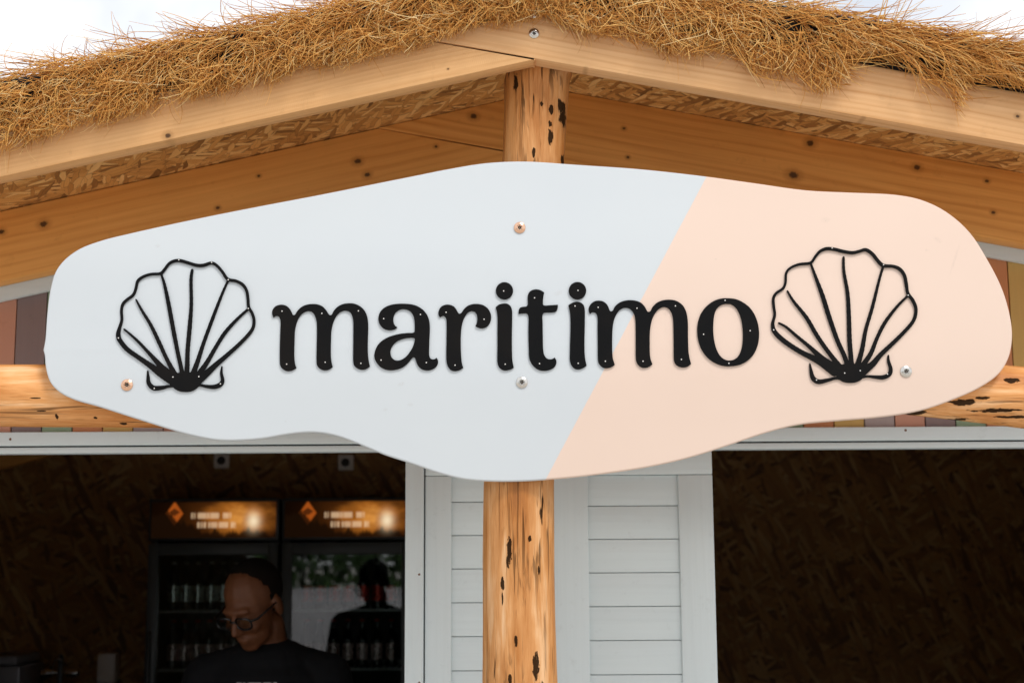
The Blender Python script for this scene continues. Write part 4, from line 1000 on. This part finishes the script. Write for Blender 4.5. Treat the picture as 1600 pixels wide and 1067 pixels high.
prism('ceiling_tie', [(KX0 + .032, a.z - .04), (b.x, b.z), (b.x + .5, b.z + .11), (b.x + .5, b.z + .2), (KX0 + .032, a.z + .14)], YBK - .055, YBK - .0005, M['rafter_bl'], kiosk, .002)

# ================================================================== THE MAN BEHIND THE COUNTER
def capsule(bm, p, q, r0, r1, n=12):
    p = Vector(p); q = Vector(q); ax = (q - p); L = ax.length; Mx = Matrix.Translation(p) @ (ax.to_track_quat('Z', 'Y').to_matrix().to_4x4())
    prof = [(0, -r0)] + [(r0 * math.sin(a), -r0 * math.cos(a)) for a in (.5, 1.0)] + [(r0, 0), (r1, L)] + [(r1 * math.cos(a), L + r1 * math.sin(a)) for a in (.55, 1.05)] + [(0, L + r1)]
    lathe_bm(bm, prof, n, Mx)
def ell(bm, c, r, Mx=Matrix(), n=16):
    prof = [(math.sin(a), -math.cos(a)) for a in np.linspace(0, math.pi, 11)]; prof[0] = (0, -1); prof[-1] = (0, 1)
    lathe_bm(bm, prof, n, Mx @ Matrix.Translation(c) @ Matrix.Diagonal((*r, 1)))
def remesh(bm, voxel, it=4, fac=.5):
    bmesh.ops.recalc_face_normals(bm, faces=bm.faces)
    me = bm_mesh(bm); ob = bpy.data.objects.new('tmp', me); COL.objects.link(ob)
    m = ob.modifiers.new('r', 'REMESH'); m.mode = 'VOXEL'; m.voxel_size = voxel
    s = ob.modifiers.new('s', 'SMOOTH'); s.iterations = it; s.factor = fac
    dg = bpy.context.evaluated_depsgraph_get(); dg.update(); out = bpy.data.meshes.new_from_object(ob.evaluated_get(dg))
    bpy.data.objects.remove(ob); bpy.data.meshes.remove(me); out.materials.clear(); return out
def man():
    YM = 1.36
    hc = at(397, 948, YM)                       # centre of the head
    zn = hc.z - .125                             # neck base
    sh = at(415, 1035, YM + .05)
    cx = sh.x
    root = empty('person', (cx, YM + .08, .03), 'man with dark glasses and black t-shirt looking down behind the counter', 'person')
    HM = Matrix.Translation(hc) @ Matrix.Rotation(R(-27), 4, 'Z') @ Matrix.Rotation(R(30), 4, 'X') @ Matrix.Scale(1.04, 4)
    skin = NT('skin'); n = skin.noise(skin.obj(), 40, 4)
    sb = skin.bsdf(skin.mix(n, (.105, .036, .014), (.155, .056, .023)), .5, spec=.4); sb.inputs['Specular IOR Level'].default_value = .3
    def body(bm, grow=0.0, torso_only=False, sleeves=False):
        g_ = grow; zs = zn - .045
        P = lambda x, y, z: (cx + x, YM + .09 + y, z)
        for z, rx, ry in ((.93, .165, .12), (1.02, .165, .12), (1.12, .175, .125), (zs - .14, .19, .125), (zs - .07, .185, .115), (zs - .02, .14, .09)):
            ell(bm, P(0, 0, z), (rx + g_, ry + g_, .10))
        for s in (-1, 1):
            shd = P(s * .185, 0, zs - .045); elb = P(s * .235, -.07, zs - .32); wr = P(s * .12, -.28, zs - .36)
            capsule(bm, P(s * .06, .01, zs + .0), shd, .05 + g_, .062 + g_)
            if sleeves: capsule(bm, shd, tuple(np.array(shd) * .32 + np.array(elb) * .68), .064 + g_, .058 + g_ * 1.3)
            elif not torso_only:
                capsule(bm, shd, elb, .055, .042); capsule(bm, elb, wr, .042, .028)
                hp = (wr[0] - s * .035, wr[1] - .055, wr[2] - .012)
                ell(bm, ((wr[0] + hp[0]) / 2, (wr[1] + hp[1]) / 2, (wr[2] + hp[2]) / 2), (.032, .05, .016))
                for k, (o_, ln) in enumerate(((-.026, .062), (-.009, .072), (.009, .068), (.026, .055))):
                    a_ = (hp[0] + o_, hp[1] - .005, hp[2]); m_ = (a_[0] - s * .006, a_[1] - ln * .6, a_[2] - .008); e_ = (m_[0], m_[1] - ln * .35, m_[2] - .022)
                    capsule(bm, a_, m_, .0088, .0082, 8); capsule(bm, m_, e_, .0082, .007, 8)
                t_ = (wr[0] - s * .045, wr[1] - .02, wr[2]); t2 = (t_[0] - s * .03, t_[1] - .04, t_[2] - .012)
                capsule(bm, (wr[0] - s * .01, wr[1] - .015, wr[2]), t_, .012, .011, 8); capsule(bm, t_, t2, .011, .008, 8)
        return P, zs
    bm = bmesh.new(); P, zs = body(bm)
    for s in (-1, 1):
        capsule(bm, P(s * .09, 0, .90), P(s * .10, -.01, .50), .085, .058); capsule(bm, P(s * .10, -.01, .50), P(s * .105, .02, .10), .056, .04)
        capsule(bm, P(s * .105, .03, .075), P(s * .12, -.13, .065), .04, .034)
    # neck and head
    nk = HM @ Vector((0, .035, -.085)); capsule(bm, P(0, .01, zs + .005), tuple(nk), .058, .050)
    ell(bm, (0, .018, .045), (.077, .098, .090), HM)          # cranium
    ell(bm, (0, -.028, .0), (.066, .066, .085), HM)           # face
    ell(bm, (0, -.034, -.056), (.054, .056, .050), HM)        # jaw
    ell(bm, (0, -.062, -.086), (.032, .024, .020), HM)        # chin
    ell(bm, (0, -.078, .034), (.050, .018, .012), HM)         # brow
    for s in (-1, 1):
        ell(bm, (s * .037, -.066, -.018), (.022, .022, .020), HM)   # cheek
        ell(bm, (s * .080, .012, .000), (.009, .019, .033), HM)     # ear
        ell(bm, (s * .031, -.083, .010), (.014, .009, .008), HM)    # eyelid
        ell(bm, (s * .010, -.098, -.026), (.008, .010, .007), HM)   # nostril
    bm2 = [HM @ Vector(v) for v in ((0, -.090, .022), (0, -.112, -.020))]; capsule(bm, tuple(bm2[0]), tuple(bm2[1]), .009, .012, 10)
    ell(bm, (0, -.090, -.052), (.023, .009, .006), HM); ell(bm, (0, -.087, -.066), (.020, .009, .007), HM)
    me = remesh(bm, .0055, 5)
    link('body', me, skin.m, root, 180)
    # hair: thin cropped cap standing off the back and crown
    bm = bmesh.new(); prof = [(math.sin(a_), -math.cos(a_)) for a_ in np.linspace(0, math.pi, 61)]; prof[0] = (0, -1); prof[-1] = (0, 1)
    lathe_bm(bm, prof, 96, HM @ Matrix.Translation((0, .019, .046)) @ Matrix.Diagonal((.0785, .0995, .0915, 1)))
    bmesh.ops.recalc_face_normals(bm, faces=bm.faces); inv = HM.inverted()
    kill = []
    for v in bm.verts:
        c_ = inv @ v.co; j_ = mnoise.noise(c_ * 60) * .006
        if c_.z < -.02 + j_ or (c_.z > .05 and c_.y < .0 - (c_.z - .05) * .35 + j_) or (c_.z <= .05 and c_.y < -.012 + (.05 - c_.z) * .25 + j_): kill.append(v)
    bmesh.ops.delete(bm, geom=kill, context='VERTS')
    hm = plain('cropped_dark_hair', (.010, .007, .005), .9, var=.5, scale=300, bump=.5, spec=.1)
    link('hair', bm_mesh(bm), hm, root, 60)
    # glasses
    gmat = plain('black_glasses_frame', (.008, .008, .009), .25)
    gl = empty('glasses', tuple(hc)); gl.parent = root; gl.matrix_parent_inverse = root.matrix_basis.inverted()
    def gsub(o): o.parent = gl; o.matrix_parent_inverse = gl.matrix_basis.inverted()
    for s in (-1, 1):
        bm = bmesh.new(); pts = [HM @ Vector((s * .034 + .027 * math.copysign(abs(math.cos(a)) ** .7, math.cos(a)), -.104 + .004 * abs(math.cos(a)), .008 + .018 * math.copysign(abs(math.sin(a)) ** .7, math.sin(a)))) for a in np.linspace(0, 2 * math.pi, 25)]
        tube_bm(bm, pts, .0030, 6); gsub(link('rim', bm_mesh(bm), gmat, None, 60))
        bm = bmesh.new(); vsx = [bm.verts.new(p_) for p_ in pts[:-1]]; bm.faces.new(vsx); gsub(link('lens', bm_mesh(bm), M['lens'], None))
        bm = bmesh.new(); tube_bm(bm, [HM @ Vector(v) for v in ((s * .061, -.099, .016), (s * .076, -.085, .016), (s * .083, .0, .016), (s * .083, .03, .002))], [.0032, .0035, .003, .002], 6); gsub(link('temple_arm', bm_mesh(bm), gmat, None, 60))
    bm = bmesh.new(); tube_bm(bm, [HM @ Vector(v) for v in ((-.008, -.105, .014), (0, -.109, .016), (.008, -.105, .014))], .0028, 6); gsub(link('bridge', bm_mesh(bm), gmat, None, 60))
    # t-shirt and trousers
    bm = bmesh.new(); body(bm, .012, True, True); capsule(bm, P(0, .012, zs - .03), P(0, .014, zs + .022), .085, .070)
    ms = remesh(bm, .008, 5)
    ts = NT('black_tshirt'); x, y, z = ts.sep(ts.obj()); pc = at(402, 1069, YM - .02)
    inb = ts.math('MULTIPLY', ts.math('LESS_THAN', ts.math('ABSOLUTE', ts.math('SUBTRACT', x, pc.x)), .062), ts.math('LESS_THAN', ts.math('ABSOLUTE', ts.math('SUBTRACT', z, pc.z)), .007))
    blk = ts.maprange(ts.noise(ts.mapping(ts.comb(x, 0.0, z), sc=(150, 1, 60)), 1.0, 1), .44, .5)
    inb = ts.math('MULTIPLY', ts.math('MULTIPLY', inb, blk), ts.math('LESS_THAN', y, YM + .06))
    fold = ts.noise(ts.mapping(ts.obj(), sc=(9, 9, 4)), 1.0, 3)
    ts.bsdf(ts.mix(inb, (.006, .006, .007), (.55, .55, .55)), .85, ts.bump(fold, .6, .02), spec=.2)
    link('t_shirt', ms, ts.m, root, 180)
    bm = bmesh.new()
    ell(bm, P(0, 0, .95), (.178, .135, .11))
    for s in (-1, 1): capsule(bm, P(s * .09, 0, .90), P(s * .10, -.01, .50), .100, .078); capsule(bm, P(s * .10, -.01, .50), P(s * .105, .02, .12), .076, .066)
    link('trousers', remesh(bm, .012, 4), plain('dark_trousers', (.015, .017, .025), .8), root, 180)
man()

# ================================================================== GROUND AND WHAT THE FRIDGE GLASS MIRRORS
def ground():
    t = NT('pale_sandy_paving'); n = t.noise(t.obj(), .8, 6, .6); n2 = t.noise(t.obj(), 60, 3)
    c = t.mix(n, (.50, .47, .425), (.62, .58, .53)); c = t.mix(t.math('MULTIPLY', n2, .3), c, (.40, .37, .33))
    t.bsdf(c, .9, t.bump(n2, .3, .005))
    bm = bmesh.new(); vs_ = [bm.verts.new(v) for v in ((-400, -400, 0), (400, -400, 0), (400, 400, 0), (-400, 400, 0))]; bm.faces.new(vs_)
    o = link('ground', bm_mesh(bm), t.m); tag(o, 'pale sandy ground around the kiosk', kind='structure')
ground()
def hedge():
    r = np.random.default_rng(3)
    root = empty('hedge', (-2, -19.0, 0), 'tall dense green hedge across the square mirrored in the fridge glass', 'hedge')
    n = 16000
    c = np.column_stack([r.uniform(-12, 8, n), -19 + r.uniform(-.9, .9, n), r.uniform(.3, 3.6, n)])
    c[:, 2] *= 1 + .18 * np.sin(c[:, 0] * 1.3) + .08 * np.sin(c[:, 0] * 4.1)
    a = r.normal(0, 1, (n, 3)); a /= np.linalg.norm(a, axis=1)[:, None]; b = np.cross(a, r.normal(0, 1, (n, 3))); b /= np.linalg.norm(b, axis=1)[:, None]
    s = r.uniform(.08, .2, n)[:, None]
    v = np.stack([c - a * s, c + b * s * .5, c + a * s, c - b * s * .5], axis=1).reshape(-1, 3)
    me = bpy.data.meshes.new('leaves'); me.from_pydata(v.tolist(), [], (np.arange(n * 4).reshape(-1, 4)).tolist()); me.update()
    t = NT('hedge_leaf'); g_ = t.n('ShaderNodeNewGeometry'); t.bsdf(t.ramp(g_.outputs['Random Per Island'], [(0, (.03, .07, .015)), (1, (.09, .17, .035))]), .5)
    o = link('foliage', me, t.m, root); o['kind'] = 'stuff'
    bm = bmesh.new()
    for i in range(14): tube_bm(bm, [(-11.5 + i * 1.45, -19, 0), (-11.4 + i * 1.45, -19, 1.4), (-11.45 + i * 1.45, -18.9, 2.8)], [.07, .05, .02], 6)
    link('stems', bm_mesh(bm), plain('hedge_bark', (.09, .06, .04), .8), root, 60)
    w_ = empty('garden_wall', (-2, -16, 0), 'low white rendered garden wall across the square mirrored in fridge glass', 'wall')
    mw = plain('white_render', (.62, .60, .62), .8, bump=.3)
    box('wall_body', -12, 8, -16.1, -15.9, 0, 1.10, mw, w_, .01); box('coping', -12.03, 8.03, -16.14, -15.86, 1.101, 1.16, mw, w_, .01)
hedge()
